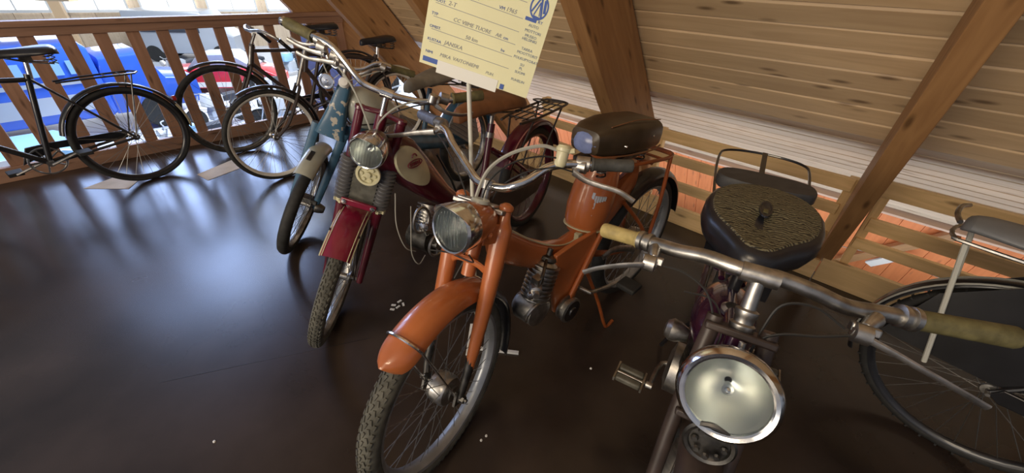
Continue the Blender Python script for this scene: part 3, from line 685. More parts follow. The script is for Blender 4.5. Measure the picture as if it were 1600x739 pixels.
cable(om, k_.P([(.095, -.205, .735), (.05, -.16, .735), (.01, -.09, .70), (.0, -.03, .63), (.02, -.02, .52)]), .0022, CABB)
cable(om, k_.P([(.10, .29, .75), (.04, .2, .72), (-.01, .1, .66), (-.03, .03, .58), (.0, .02, .45), (-.02, .03, .36)]), .0024, CABB)
cable(om, k_.P([(-.10, -.05, .47), (-.06, -.04, .44), (-.03, .06, .43), (-.04, .12, .42)]), .0024, CABB)
# pressed frame
m = MB(); rings = []
for x, z0, z1, hwid in ((.03, .66, .80, .028), (.09, .61, .745, .036), (.19, .545, .665, .040), (.30, .49, .595, .042), (.40, .465, .560, .042), (.49, .465, .572, .040), (.57, .49, .605, .038), (.66, .53, .66, .034), (.76, .58, .72, .028), (.84, .64, .76, .02)):
    c = (z0+z1)/2; hz = (z1-z0)/2
    rings.append([g_.p(x, hwid*(abs(math.cos(a))**.6)*(1 if math.cos(a) >= 0 else -1), c+hz*(abs(math.sin(a))**.75)*(1 if math.sin(a) >= 0 else -1)) for a in [2*PI*j/16 for j in range(16)]])
m.loft(rings); fr_o = m.build('frame_beam', ORA, om)
m = MB(); m.tube(g_.P([(.07, -.022, .765), (.19, -.024, .668), (.30, -.026, .598), (.40, -.026, .563), (.49, -.026, .575), (.56, -.022, .605)]), .0032, 6, smooth=4); m.build('edge_trim', CRM, fr_o)
m = MB()
for i_ in range(5): m.box(g_.p(.285+i_*.013, -.0425, .553-i_*.006), (.008, .004, .012), g_.x, g_.y)
m.build('badge', GRY, fr_o)
# tank
m = MB(); A = g_.p(.515, 0, .585); B = g_.p(.60, 0, .90); ax = (B-A).normalized()
m.lathe(A, ax, [(-.045, 0), (-.04, .035), (-.02, .068), (.02, .088), (.08, .096), (.16, .092), (.24, .078), (.29, .06), (.32, .03), (.325, 0)], 28, X=g_.x, sy=.86)
tk = m.build('fuel_tank', ORA, om)
m = MB(); m.lathe(A, ax, [(-.001, .070), (.0, .088), (.004, .088), (.006, .07)], 28, X=g_.x, sy=.86); 
m.box(g_.p(.45, -.03, .575), (.03, .02, .03), g_.x, g_.y); m.build('tank_clip', CRM, tk)
ec = A+ax*.135; en = (-g_.x*.85-g_.y*.52).normalized(); eX = ax.cross(en).normalized()*-1
m = MB(); eR = .084
def onT(u, v):      # a point on the tank skin: u to the side, v along the axis
    t = u/eR; d_ = en*math.cos(t)+eX*math.sin(t); return ec+d_*(eR+.004)+ax*v, d_
for sg in (-1, 1):
    for i in range(5):
        p_, d_ = onT(sg*(.010+.0085*i), .022+.0015*i); m.box(p_, (.0075, .020-.0028*i, .004), ax.cross(d_), ax, d_)
        p_, d_ = onT(sg*(.010+.0085*i), .008+.003*i); m.box(p_, (.0075, .008, .003), ax.cross(d_), ax, d_)
    p_, d_ = onT(sg*.011, -.020); m.box(p_, (.007, .050, .004), ax.cross(d_), ax, d_)
p_, d_ = onT(0, .030); m.box(p_, (.010, .024, .006), ax.cross(d_), ax, d_); p_, d_ = onT(0, -.015); m.box(p_, (.026, .006, .004), ax.cross(d_), ax, d_)
m.build('emblem', SILV, tk)
m = MB(); m.tube([g_.p(.575, 0, .86), g_.p(.60, 0, .935)], .012, 10); m.build('seat_post', CHR, om)
# cushion
m = MB(); rings = []
for x, hwid, z0, z1 in ((.435, .040, .925, .955), (.445, .058, .905, .985), (.49, .072, .890, .998), (.58, .086, .875, .998), (.70, .094, .862, .985), (.80, .094, .860, .970), (.825, .085, .87, .955), (.83, .07, .885, .94)):
    rings.append([g_.p(x, hwid*(abs(math.cos(a))**.45)*(1 if math.cos(a) >= 0 else -1), (z0+z1)/2+(z1-z0)/2*(abs(math.sin(a))**.5)*(1 if math.sin(a) >= 0 else -1)) for a in [2*PI*j/20 for j in range(20)]])
m.loft(rings); sd_ = m.build('saddle', LEAD, om)
m = MB(); m.tube(g_.P([(.46, -.068, .90), (.60, -.093, .885), (.74, -.100, .872), (.82, -.090, .870)]), .003, 6, smooth=4); m.tube(g_.P([(.50, -.060, .995), (.64, -.070, .995), (.80, -.076, .97)]), .002, 6, smooth=4); m.build('piping', LEAB, sd_)
for x in (.56, .74):
    m = MB(); m.lathe(g_.p(x, -.088, .925), -g_.y, [(0, .005), (.008, .004), (.009, 0)], 10); m.build('stud', CHR, sd_)
m = MB(); rings = []
for x, s_ in ((.430, .55), (.440, .9), (.458, 1.03)):
    rings.append([g_.p(x, .055*s_*math.cos(a), .940+.040*s_*math.sin(a)) for a in [2*PI*j/14 for j in range(14)]])
m.loft(rings); o = m.build('nose_reflection', NOSEREF, sd_); o['label'] = 'bluish reflection painted on the nose of the seat'
m = MB(); m.box(g_.p(.63, 0, .855), (.30, .13, .02), g_.x, g_.y); m.build('seat_frame', DSTEEL, om)
for sx in (.5, .76):
    for sy in (-.05, .05):
        m = MB(); spring(m, g_.p(sx, sy, .81), g_.p(sx, sy, .86), .016, 3); m.build('seat_spring', DSTEEL, om)
# carrier and rear stays
m = MB()
for sy in (-1, 1):
    m.tube(g_.P([(.72, .05*sy, .80), (.84, .07*sy, .79), (.98, .07*sy, .77), (1.05, .05*sy, .765), (1.06, 0, .765)]), .008, 8, smooth=4)
    m.tube(g_.P([(1.00, .07*sy, .77), (1.0, .075*sy, .55), (.985, .07*sy, .33)]), .009, 8, smooth=3)
for x in (.84, .92, 1.0): m.tube(g_.P([(x, -.07, .78), (x, .07, .78)]), .006, 7)
m.tube(g_.P([(.70, 0, .72), (.74, .05, .80)]), .009, 7); m.tube(g_.P([(.70, 0, .72), (.74, -.05, .80)]), .009, 7)
m.build('carrier', ORAD, om)
rw = Fr(g_.p(.985, 0, .325), g_.x, g_.y, g_.z)
wheel(om, rw, .325, .030, RIMG, RUB, 36, tread=0, hub_r=.05, hub_w=.08, drum=.06, hub_m=ALU)
m = MB(); arc_shell(m, rw, .362, 5, 128, .088, .03); m.build('rear_mudguard', BLKP, om)
for sy in (-1, 1):
    m = MB(); m.tube(g_.P([(.52, .035*sy, .46), (.72, .06*sy, .39), (.985, .07*sy, .325)]), [.016, .012, .010], 9, smooth=4); m.tube(g_.P([(.74, .035*sy, .62), (.88, .065*sy, .47), (.985, .07*sy, .33)]), .009, 8, smooth=4); m.build('swing_arm', ORAD, om)
# belt guard, engine, pulley
m = MB(); m.prism([(.27, .59), (.38, .60), (.50, .60), (.52, .53), (.47, .40), (.42, .30), (.36, .27), (.30, .30), (.275, .42)], g_.x, g_.z, g_.p(0, -.066, 0), .018); m.build('belt_guard', ORA, om, bevel=.004)
m = MB(); m.tube(g_.P([(.56, -.072, .60), (.46, -.082, .47), (.37, -.086, .34)]), [.017, .018, .016], 10, smooth=4, sx=.6); m.build('guard_rib', ORA, om)
e0 = g_.p(.255, -.045, .565); e1 = g_.p(.195, -.05, .425); eax = (e1-e0).normalized(); EL = (e1-e0).length
m = MB(); pr = [(0, .03), (.012, .045)]
for i in range(9): pr += [(.015+i*.016, .040), (.0155+i*.016, .055), (.019+i*.016, .055), (.0195+i*.016, .040)]
m.lathe(e0, eax, pr+[(EL, .045)], 22); eng = m.build('engine', ALU, om)
m = MB(); m.lathe(e1+eax*.035, g_.y, [(-.05, .03), (-.045, .055), (.03, .062), (.05, .05), (.05, 0)], 22); m.build('crankcase', ALU, eng)
m = MB(); m.lathe(e0-eax*.005, -eax, [(0, .035), (.012, .03), (.016, .012), (.04, .01), (.042, 0)], 14); m.tube([e0+V(0, 0, .02), g_.p(.17, -.1, .57), g_.p(.15, -.09, .50), g_.p(.16, -.06, .46)], .006, 7, smooth=4); m.build('head_cover', DSTEEL, eng)
m = MB(); m.lathe(g_.p(.155, -.09, .52), g_.d(-.7, -.7, 0), [(-.03, .015), (-.02, .022), (.02, .022), (.024, .012), (.04, .012), (.04, 0)], 16); m.box(g_.p(.16, -.09, .555), (.03, .03, .025), g_.x, g_.y); m.build('carburettor', STEEL, eng)
m = MB(); m.lathe(g_.p(.125, -.095, .515), g_.d(-.6, -.8, .1), [(0, .012), (.012, .012), (.014, .006), (.014, 0)], 12); m.build('float_cap', CHR, eng)
m = MB(); m.tube([g_.p(.165, -.085, .40)+g_.x*.042*math.cos(a)+(g_.z*.98-g_.y*.2)*.042*math.sin(a) for a in [2*PI*j/24 for j in range(24)]], .0065, 8, closed=True); m.lathe(g_.p(.165, -.075, .40), -g_.y, [(-.03, .02), (0, .034), (.006, .034), (.007, .012), (.014, .01), (.014, 0)], 20); m.build('flywheel', STEEL, eng)
m = MB(); m.lathe(g_.p(.345, -.078, .315), -g_.y, [(0, .03), (.004, .050), (.012, .052), (.016, .040), (.026, .040), (.03, .054), (.042, .054), (.046, .048)], 28); pl = m.build('pulley', ALU, om)
m = MB(); m.lathe(g_.p(.345, -.123, .315), -g_.y, [(0, .046), (.002, .046), (.003, .02), (.008, .018), (.008, 0)], 24); m.build('pulley_face', BLKP, pl)
m = MB(); m.tube(g_.P([(.43, -.07, .36), (.44, -.13, .36), (.56, -.14, .33), (.64, -.14, .31)]), .008, 8); cr_ = m.build('crank', STEEL, om)
m = MB(); m.box(g_.p(.655, -.185, .31), (.075, .085, .024), g_.x, g_.y); m.build('pedal', RUB, cr_, bevel=.006)
m = MB(); m.tube(g_.P([(.55, -.095, .46), (.62, -.10, .47), (.78, -.10, .40), (.80, -.10, .37)]), .016, 8, smooth=4, sx=.4); m.build('chain_guard', ALU, om)
m = MB()
for sy in (-1, 1): m.tube(g_.P([(.53, .05*sy, .36), (.60, .09*sy, .18), (.66, .12*sy, .008), (.72, .12*sy, .008)]), .008, 8, smooth=3)
m.build('kickstand', ORAD, om)

# ================================================================== maroon moped
mm = thing('maroon_moped', 'dark red moped with cream tank panels, rubber fork gaiters and a brown saddle', 'moped', (-.828, 1.297, 0))
k_ = steer((-.73, 1.30, .295), (-.472, 1.33, .987), 94.5); g_ = upright((-.49, 1.31), 59.5)
wheel(mm, k_, .307, .029, STEEL, RUBG, 36, tread=76, hub_r=.03, hub_w=.08, rimw=.022)
m = MB(); arc_shell(m, k_, .356, 130, 58, .105, .026, n=24); fd = m.build('front_mudguard', MARR, mm)
m = MB()
for u in (-.99, -.62, .62, .99):
    P = [k_.o+k_.d(math.cos(R(a)), 0, math.sin(R(a)))*(.3575-.026*(1-math.cos(u*PI/2)))+k_.y*(.0525*math.sin(u*PI/2)) for a in range(58, 131, 4)]
    m.tube(P, .003 if abs(u) > .9 else .0018, 6)
m.build('gold_line', CRM, fd)
m = MB()
for sy in (-1, 1): m.tube([k_.o+k_.d(math.cos(R(112)), 0, math.sin(R(112)))*.345+k_.y*.052*sy, k_.p(-.01, .058*sy, 0)], .003, 6)
m.build('mudguard_stay', BLKP, fd)
m = MB(); arc_shell(m, k_, .352, 58, 15, .10, .026, n=12); m.build('front_mudguard', MAR, mm)
for sy in (-1, 1):
    yy = .070*sy-.010
    m = MB(); m.tube(k_.P([(0, yy, -.01), (0, yy, .36)]), [.014, .018, .018], 12); m.tube(k_.P([(0, yy, .5), (0, yy, .735)]), .016, 12); m.lathe(k_.p(0, yy, .735), k_.z, [(0, .016), (.004, .019), (.014, .018), (.016, 0)], 12)
    lg = m.build('fork_leg', MAR, mm)
    m = MB(); bellows(m, k_.p(0, yy, .385), k_.p(0, yy, .56), .030, 11); m.build('gaiter', RUBG if 0 else mat('grey rubber gaiter', (.10, .10, .105), .5), lg)
    m = MB()
    for a in range(0, 360, 60): m.box(k_.p(0, yy, .375)+k_.d(math.cos(R(a)), math.sin(R(a)), 0)*.021, (.014, .009, .012), k_.d(math.cos(R(a)), math.sin(R(a)), 0), k_.d(-math.sin(R(a)), math.cos(R(a)), 0), k_.z)
    m.lathe(k_.p(0, yy, .367), k_.z, [(0, .02), (.016, .022), (.018, .018)], 12); m.build('knurled_nut', CRM, lg)
m = MB(); m.prism([(-.075, -.012), (.055, -.012), (.055, .014), (-.075, .014)], k_.y, k_.z, k_.p(-.035, -.0, .39), .012); lp = m.build('fork_brace', MARR, mm, bevel=.004)
m = MB(); m.lathe(k_.p(-.041, -.062, .391), -k_.x, [(0, .010), (.004, .009), (.005, 0)], 12); m.build('screw', CHR, lp); m = MB(); m.lathe(k_.p(-.041, .042, .391), -k_.x, [(0, .010), (.004, .009), (.005, 0)], 12); m.build('screw', CHR, lp)
m = MB(); m.box(k_.p(-.005, -.01, .46), (.02, .09, .13), k_.x, k_.y); m.build('fork_apron', RUBG, mm)
m = MB(); m.tube(k_.P([(-.01, -.085, .745), (0, -.01, .75), (-.01, .065, .745)]), .010, 8, sx=.6); m.build('top_bracket', MAR, mm)
m = MB(); m.tube([k_.p(.015, -.01, .40), k_.p(.015, -.01, .75)], .020, 12); m.build('head_tube', MAR, mm)
m = MB(); m.tube([k_.p(0, -.012, .74), k_.p(0, -.012, .815)], .011, 10); m.lathe(k_.p(-.0, -.012, .818), k_.y, [(-.02, .017), (.02, .017)], 14); m.build('stem', CHR, mm)
lc = k_.p(-.135, -.012, .655); h = headlight(mm, lc, k_.d(-1, .12, -.12), k_.z, .056, .13, mat('bronzed lamp shell', (.30, .27, .22), .3, .9, .2, 20))
m = MB(); hc = k_.p(-.045, -.02, .535)
m.lathe(hc, -k_.x, [(0, .040), (.006, .044), (.012, .042), (.012, .034), (.004, .033), (.006, .012), (.014, .010), (.015, 0)], 28)
for a in range(0, 360, 60): m.lathe(hc+k_.d(0, math.cos(R(a)), math.sin(R(a)))*.023-k_.x*.005, -k_.x, [(0, .008), (.006, .006), (.006, 0)], 8)
m.build('horn', CRM, mm)
bar(mm, k_, [(.06, .265, .886), (.04, .225, .892), (.02, .174, .885), (.0, .093, .836), (.0, .059, .820), (0, -.012, .818), (.015, -.075, .820), (.03, -.135, .830), (.05, -.2, .858), (.06, -.23, .868)], .0105)
grip(mm, k_, (.06, .25, .886), (.10, .35, .886), .0175, OLIV, ribs=0)
grip(mm, k_, (.06, -.215, .866), (.10, -.315, .909), .0175, OLIV, ribs=0)
m = MB(); m.lathe(k_.p(.10, .35, .886), k_.d(.3, 1, 0), [(0, .013), (.008, .016), (.016, .012), (.018, 0)], 12); m.build('end_plug', CHR, mm)
for sy, z in ((1, .886), (-1, .858)):
    m = MB(); m.lathe(k_.p(.05, .225*sy if sy > 0 else -.19, z), k_.d(.3, sy, 0), [(-.018, .012), (-.016, .019), (.014, .019), (.016, .013)], 14); m.build('lever_collar', ALU, mm)
lever(mm, k_, (.035, .215, .872), [(.02, .20, .858), (.03, .24, .85), (.045, .285, .846), (.06, .325, .848)], ALU, .009)
lever(mm, k_, (.03, .17, .862), [(.0, .155, .850), (.015, .20, .838), (.035, .25, .822), (.05, .29, .822)], ALU, .009)
lever(mm, k_, (.035, -.165, .845), [(.02, -.17, .835), (.02, -.21, .825), (.035, -.26, .83), (.06, -.30, .845)], ALU, .009)
m = MB(); m.lathe(k_.p(.02, -.155, .852), k_.z, [(-.018, .010), (-.012, .015), (.012, .015), (.016, .008), (.02, 0)], 12); m.build('switch', ALU, mm)
cable(mm, k_.P([(.03, -.15, .845), (0, -.10, .825), (-.03, -.05, .79), (-.03, -.015, .73), (-.02, -.01, .68)]), .0032, CABG)
cable(mm, k_.P([(.02, .17, .85), (-.02, .09, .80), (-.05, .02, .72), (-.02, -.03, .60), (.0, -.02, .5)]), .0032, CABG)
cable(mm, k_.P([(.03, -.17, .84), (-.0, -.09, .80), (.02, -.02, .72), (.03, -.02, .6)]), .0025, CABB)
# body
m = MB(); rings = []
for x, zc, hz, hwid in ((-.035, .87, .035, .02), (.0, .865, .055, .035), (.06, .835, .082, .055), (.12, .785, .092, .062), (.18, .72, .085, .058), (.25, .64, .07, .045), (.33, .55, .052, .034), (.42, .46, .045, .03), (.50, .39, .045, .03), (.56, .35, .04, .028)):
    rings.append([g_.p(x+math.sin(a)*hz*.45, hwid*math.cos(a), zc+hz*math.sin(a)*.9) for a in [2*PI*j/20 for j in range(20)]])
m.loft(rings); tk = m.build('frame_body', MAR, mm)
def side_oval(f, c, a_, b_, tilt, y, m, off=.0, n=28, bulge=.010):
    X = f.d(math.cos(tilt), 0, math.sin(tilt)); Z = f.d(-math.sin(tilt), 0, math.cos(tilt)); cc = f.p(c[0], y, c[1]); vs = [cc-f.y*bulge]; N = 3
    for k in range(1, N+1):
        r_ = k/N
        for j in range(n):
            t = 2*PI*j/n; e = 1+.18*math.cos(t); vs.append(cc+X*a_*r_*math.cos(t)+Z*b_*r_*math.sin(t)*e-f.y*bulge*(1-r_*r_))
    for j in range(n):
        t = 2*PI*j/n; e = 1+.18*math.cos(t); vs.append(cc+X*a_*.98*math.cos(t)+Z*b_*.98*math.sin(t)*e+f.y*.02)
    fs = [(0, 1+j, 1+(j+1) % n) for j in range(n)]+[(1+(k-1)*n+j, 1+k*n+j, 1+k*n+(j+1) % n, 1+(k-1)*n+(j+1) % n) for k in range(1, N+1) for j in range(n)]
    return m.add(vs, fs)
m = MB(); side_oval(g_, (.115, .775), .112, .056, R(128), -.060, m); pn = m.build('tank_panel', CRM, tk)
m = MB(); side_oval(g_, (.115, .775), .108, .046, R(128), .060, m, bulge=-.010); m.build('tank_panel', CRM, tk)
m = MB(); m.tube([g_.p(.105+.036*math.cos(a), -.074, .800+.014*math.sin(a)) for a in [2*PI*j/24 for j in range(24)]], .0022, 6, closed=True)
for i in range(6): m.box(g_.p(.083+i*.009, -.0745, .800), (.0055, .002, .013), g_.x, g_.y)
m.tube([g_.p(.105+.012*math.cos(a), -.073, .825+.012*math.sin(a)) for a in [PI*j/10 for j in range(11)]], .003, 5); m.build('emblem', MARR, pn)
m = MB(); m.tube(g_.P([(.54, -.0, .37), (.66, 0, .55), (.72, 0, .78)]), .018, 10); m.build('seat_tube', MAR, mm)
m = MB(); m.tube(g_.P([(.70, 0, .72), (.735, 0, .86)]), .012, 10); m.lathe(g_.p(.70, 0, .715), g_.d(.3, 0, 1), [(0, .022), (.025, .022)], 12); m.build('seat_post', STEEL, mm)
o = saddle(mm, g_, [(.44, .018, .905), (.46, .032, .918), (.55, .05, .925), (.66, .085, .925), (.76, .118, .922), (.85, .12, .915), (.90, .10, .905), (.92, .06, .895)], LEAB, .06)
m = MB(); m.box(g_.p(.72, 0, .855), (.16, .10, .02), g_.x, g_.y)
for sy in (-.07, .07): spring(m, g_.p(.86, sy, .82), g_.p(.86, sy, .88), .018, 4)
m.tube(g_.P([(.5, 0, .88), (.7, .03, .845), (.86, .07, .82)]), .005, 6); m.tube(g_.P([(.5, 0, .88), (.7, -.03, .845), (.86, -.07, .82)]), .005, 6); m.build('saddle_frame', DSTEEL, mm)
rw = Fr(g_.p(1.13, 0, .33), g_.x, g_.y, g_.z)
wheel(mm, rw, .328, .030, MAR, RUB, 36, tread=0, hub_r=.055, hub_w=.08, drum=.06, hub_m=DSTEEL, sp_m=MAR)
m = MB(); arc_shell(m, rw, .372, 18, 150, .10, .03); fd = m.build('rear_mudguard', MAR, mm)
m = MB()
for u in (-.6,):
    m.tube([rw.o+rw.d(math.cos(R(a)), 0, math.sin(R(a)))*(.374-.03*(1-math.cos(u*PI/2)))+rw.y*(.05*math.sin(u*PI/2)) for a in range(20, 150, 4)], .0035, 6)
m.build('pink_line', mat('pink coach line', (.55, .25, .22), .4), fd)
# carrier: flat wire rack with a sprung clip
m = MB()
for sy in (-1, 1):
    m.tube(g_.P([(.90, .06*sy, .745), (1.05, .082*sy, .742), (1.40, .082*sy, .738), (1.46, .06*sy, .738), (1.47, 0, .738)]), .0075, 8, smooth=4)
    m.tube(g_.P([(1.36, .082*sy, .738), (1.25, .06*sy, .55), (1.13, .06*sy, .34)]), .006, 7)
    m.tube(g_.P([(1.02, .078*sy, .74), (.95, .05*sy, .60)]), .006, 7)
for x in (1.0, 1.12, 1.24, 1.36): m.tube(g_.P([(x, -.08, .742), (x, .08, .742)]), .005, 7)
for y in (-.04, 0, .04): m.tube(g_.P([(.95, y, .744), (1.44, y, .74)]), .004, 6)
m.build('carrier', BRNP, mm)
m = MB(); m.tube(g_.P([(1.42, -.05, .745), (1.30, -.05, .775), (1.22, -.045, .79), (1.20, 0, .79), (1.22, .045, .79), (1.30, .05, .775), (1.42, .05, .745)]), .0045, 7, smooth=4); m.build('rack_clip', BLKP, mm)
for sy in (-1, 1):
    m = MB(); m.tube(g_.P([(.54, .03*sy, .36), (.80, .055*sy, .33), (1.13, .06*sy, .33)]), [.016, .013, .011], 9, smooth=4); m.tube(g_.P([(.70, .02*sy, .66), (.9, .05*sy, .52), (1.13, .06*sy, .34)]), .009, 8, smooth=4); m.build('rear_stay', MAR, mm)
m = MB(); m.prism([(.50, .44), (.60, .46), (1.10, .40), (1.19, .33), (1.10, .27), (.60, .28), (.50, .30)], g_.x, g_.z, g_.p(0, -.075, 0), .022); m.build('chain_guard', BRNP, mm, bevel=.005)
# engine under the beam
e0 = g_.p(.21, -.03, .57); e1 = g_.p(.15, -.04, .46); eax = (e1-e0).normalized()
m = MB(); pr = [(0, .02), (.004, .04)]
for i in range(7): pr += [(.006+i*.014, .036), (.0065+i*.014, .052), (.010+i*.014, .052), (.0105+i*.014, .036)]
m.lathe(e0, eax, pr+[(.125, .04)], 20); eng = m.build('engine', STEEL, mm)
m = MB(); m.lathe(g_.p(.17, -.02, .42), g_.y, [(-.06, .04), (-.055, .065), (.05, .07), (.06, .05), (.06, 0)], 24); m.tube([g_.p(.17, -.01, .42), g_.p(.34, 0, .46)], .03, 8); m.build('crankcase', DSTEEL, eng)
m = MB(); m.tube([g_.p(.16, -.10, .41)+g_.x*.052*math.cos(a)+g_.z*.052*math.sin(a) for a in [2*PI*j/28 for j in range(28)]], .0065, 7, closed=True)
for a in (20, 140, 260): m.tube([g_.p(.16, -.10, .41), g_.p(.16+.052*math.cos(R(a)), -.10, .41+.052*math.sin(R(a)))], .005, 6)
m.lathe(g_.p(.16, -.07, .41), -g_.y, [(0, .02), (.04, .02), (.04, 0)], 14); m.build('flywheel', ALU, eng)
m = MB(); m.tube([g_.p(.095, -.085, .56)+g_.x*.045*math.cos(a)+g_.z*.055*math.sin(a) for a in [2*PI*j/28 for j in range(28)]], .006, 6, closed=True); m.tube([g_.p(.095, -.085, .505), g_.p(.16, -.08, .46)], .006, 6); m.build('cooling_ring', STEEL, eng)
m = MB(); m.lathe(g_.p(.10, -.09, .53), g_.d(-.8, -.6, .1), [(-.02, .01), (0, .02), (.012, .018), (.016, 0)], 14); m.build('float_cap', CHR, eng)
for P in ([(.02, -.04, .70), (-.03, -.08, .60), (-.02, -.10, .50), (.04, -.09, .44)], [(.08, -.05, .62), (.02, -.1, .56), (.0, -.11, .46), (.02, -.12, .40), (.08, -.1, .40)], [(.14, -.05, .60), (.10, -.09, .55), (.11, -.09, .48), (.18, -.06, .46)]):
    cable(mm, g_.P(P), .0020, CABG, 'wire')
m = MB(); m.tube(g_.P([(.46, -.06, .33), (.47, -.13, .33), (.55, -.14, .22), (.60, -.14, .16)]), .008, 8); cr_ = m.build('crank', STEEL, mm)
m = MB(); m.box(g_.p(.61, -.18, .15), (.07, .08, .024), g_.x, g_.y); m.build('pedal', RUB, cr_, bevel=.006)
m = MB(); [m.tube(g_.P([(.62, .05*sy, .32), (.70, .1*sy, .15), (.76, .13*sy, .01)]), .009, 8) for sy in (-1, 1)]; m.build('kickstand', BLKP, mm)

# ================================================================== blue moped
bm_ = thing('blue_moped', 'faded blue moped with chipped pressed fork and grey front mudguard', 'moped', (-1.306, 1.921, 0))
k_ = steer((-1.18, 1.92, .284), (-.87, 2.0, .95), 98); g_ = upright((-.87, 2.0), 62)
wheel(bm_, k_, .305, .030, STEEL, RUB, 36, tread=0, hub_r=.04, hub_w=.08, rimw=.022)
m = MB(); arc_shell(m, k_, .362, 128, 72, .095, .032, n=22); fd = m.build('front_mudguard', GRY, bm_)
m = MB(); m.box(k_.o+k_.d(math.cos(R(108)), 0, math.sin(R(108)))*.362+k_.y*.01, (.07, .02, .006), k_.d(-math.sin(R(108)), 0, math.cos(R(108))), k_.y); m.build('worn_patch', BLKP, fd)
m = MB(); rings = []
for z, hwid, hx in ((.735, .030, .028), (.70, .032, .032), (.62, .040, .036), (.54, .054, .038), (.48, .066, .036), (.44, .075, .030)):
    rings.append([k_.p(hx*(abs(math.sin(a))**.5)*(1 if math.sin(a) >= 0 else -1)-.0, -.03*min(1, 1)+hwid*(abs(math.cos(a))**.5)*(1 if math.cos(a) >= 0 else -1), z) for a in [2*PI*(j+.5)/16 for j in range(16)]])
m.loft(rings); fk = m.build('fork_pressing', BLUP, bm_)
for sy in (-1, 1):
    m = MB(); m.tube(k_.P([(0, .062*sy-.03*(1 if sy < 0 else .6), .48), (.0, .066*sy-.015, .3), (0, .062*sy, .04), (0, .06*sy, -.01)]), [.024, .022, .018, .014], 10, smooth=3, sx=.7); m.build('fork_leg', BLU, bm_)
m = MB(); m.box(k_.p(.01, 0, .03), (.06, .13, .03), k_.x, k_.y); m.lathe(k_.p(0, -.08, 0), k_.y, [(-.03, .02), (0, .03), (.02, .03)], 12); m.build('suspension_block', DSTEEL, bm_, bevel=.004)
m = MB(); m.lathe(k_.p(-.03, -.03, .73), k_.d(-1, 0, .5), [(-.03, .012), (0, .022), (.02, .026), (.034, .018), (.036, 0)], 18); m.build('front_lamp', WHT, bm_)
m = MB(); hc = k_.p(-.06, .04, .715); m.lathe(hc, -k_.x, [(-.02, .02), (0, .031), (.008, .036), (.014, .033), (.014, .026), (.006, .025), (.007, .008), (.012, .006), (.012, 0)], 24)
m.build('horn', CHR, bm_)
m = MB(); m.tube([k_.p(0, -.02, .72), k_.p(0, -.01, .80)], .012, 10); m.lathe(k_.p(0, 0, .80), k_.y, [(-.03, .016), (.03, .016)], 12); m.build('stem', ALU, bm_)
bar(bm_, k_, [(.06, .19, .85), (.045, .15, .858), (.03, .105, .838), (.015, .075, .795), (.0, .03, .775), (0, .0, .80), (0, -.05, .808), (.01, -.09, .83), (.025, -.13, .872), (.04, -.17, .885), (.05, -.20, .878)], .010)
grip(bm_, k_, (.055, .165, .852), (.09, .27, .842), .0165, GRIPG)
grip(bm_, k_, (.05, -.19, .878), (.10, -.31, .892), .0165, OLIV)
m = MB(); m.lathe(k_.p(.05, -.195, .878), k_.d(.3, -1, .1), [(-.03, .012), (-.026, .018), (.0, .018), (.002, .012)], 12); m.build('lever_collar', CHR, bm_)
lever(bm_, k_, (.03, -.165, .868), [(.02, -.16, .86), (.0, -.13, .845), (-.01, -.10, .815), (.0, -.075, .79)], ALU, .009)
lever(bm_, k_, (.05, .15, .84), [(.03, .14, .83), (.03, .18, .81), (.04, .22, .80), (.06, .26, .80)], ALU, .009)
cable(bm_, k_.P([(.02, -.16, .85), (-.02, -.10, .80), (-.03, -.04, .74), (.0, -.03, .66)]), .003, CABG)
cable(bm_, k_.P([(.03, .13, .83), (-.02, .08, .77), (-.03, .02, .70), (.02, -.02, .6)]), .003, CABG)
m = MB(); rings = []
for x, zc, hz, hwid in ((.0, .80, .03, .02), (.02, .79, .08, .06), (.07, .785, .115, .09), (.14, .77, .12, .10), (.22, .75, .10, .09), (.31, .71, .07, .06), (.35, .69, .02, .02)):
    rings.append([g_.p(x, hwid*math.cos(a), zc+hz*math.sin(a)) for a in [2*PI*j/20 for j in range(20)]])
m.loft(rings); tk = m.build('fuel_tank', GRY, bm_, sub=1)
m = MB(); m.tube(g_.P([(.03, -.055, .72), (.16, -.088, .70), (.30, -.06, .66)]), .004, 6, smooth=4); m.build('tank_seam', DSTEEL, tk)
m = MB(); rings = []
for x, zc, hz in ((.0, .66, .05), (.15, .61, .05), (.32, .53, .048), (.55, .46, .05), (.80, .40, .055), (1.0, .36, .05), (1.08, .33, .03)):
    rings.append([g_.p(x, .042*(abs(math.cos(a))**.6)*(1 if math.cos(a) >= 0 else -1), zc+hz*math.sin(a)) for a in [2*PI*j/16 for j in range(16)]])
m.loft(rings); m.build('frame_beam', BLU, bm_)
m = MB(); m.prism([(.70, .52), (.84, .66), (1.02, .60), (1.08, .36), (.98, .33)], g_.x, g_.z, g_.p(0, -.085, 0), .012); gd = m.build('side_guard', GRYR, bm_, bevel=.003)
m = MB()
for i in range(7):
    t = i/6; m.tube(g_.P([(.72+.13*t+.0, -.094, .535+.11*t), (1.0+.06*t, -.094, .345+.20*t)]), .004, 5)
m.build('rib', GRYR, gd)
m = MB(); m.tube(g_.P([(.55, 0, .48), (.66, 0, .78)]), .016, 10); m.build('seat_tube', BLU, bm_)
o = saddle(bm_, g_, [(.44, .02, .845), (.46, .04, .865), (.54, .055, .87), (.66, .09, .88), (.78, .115, .89), (.90, .12, .885), (.98, .10, .87), (1.0, .06, .85)], LEAG, .06)
m = MB(); m.box(g_.p(.72, 0, .81), (.2, .10, .02), g_.x, g_.y)
for sy in (-.07, .07): spring(m, g_.p(.9, sy, .77), g_.p(.9, sy, .84), .018, 4)
m.tube(g_.P([(.5, 0, .83), (.7, -.03, .80), (.9, -.07, .77)]), .005, 6); m.build('saddle_frame', DSTEEL, bm_)
rw = Fr(g_.p(1.03, 0, .31), g_.x, g_.y, g_.z)
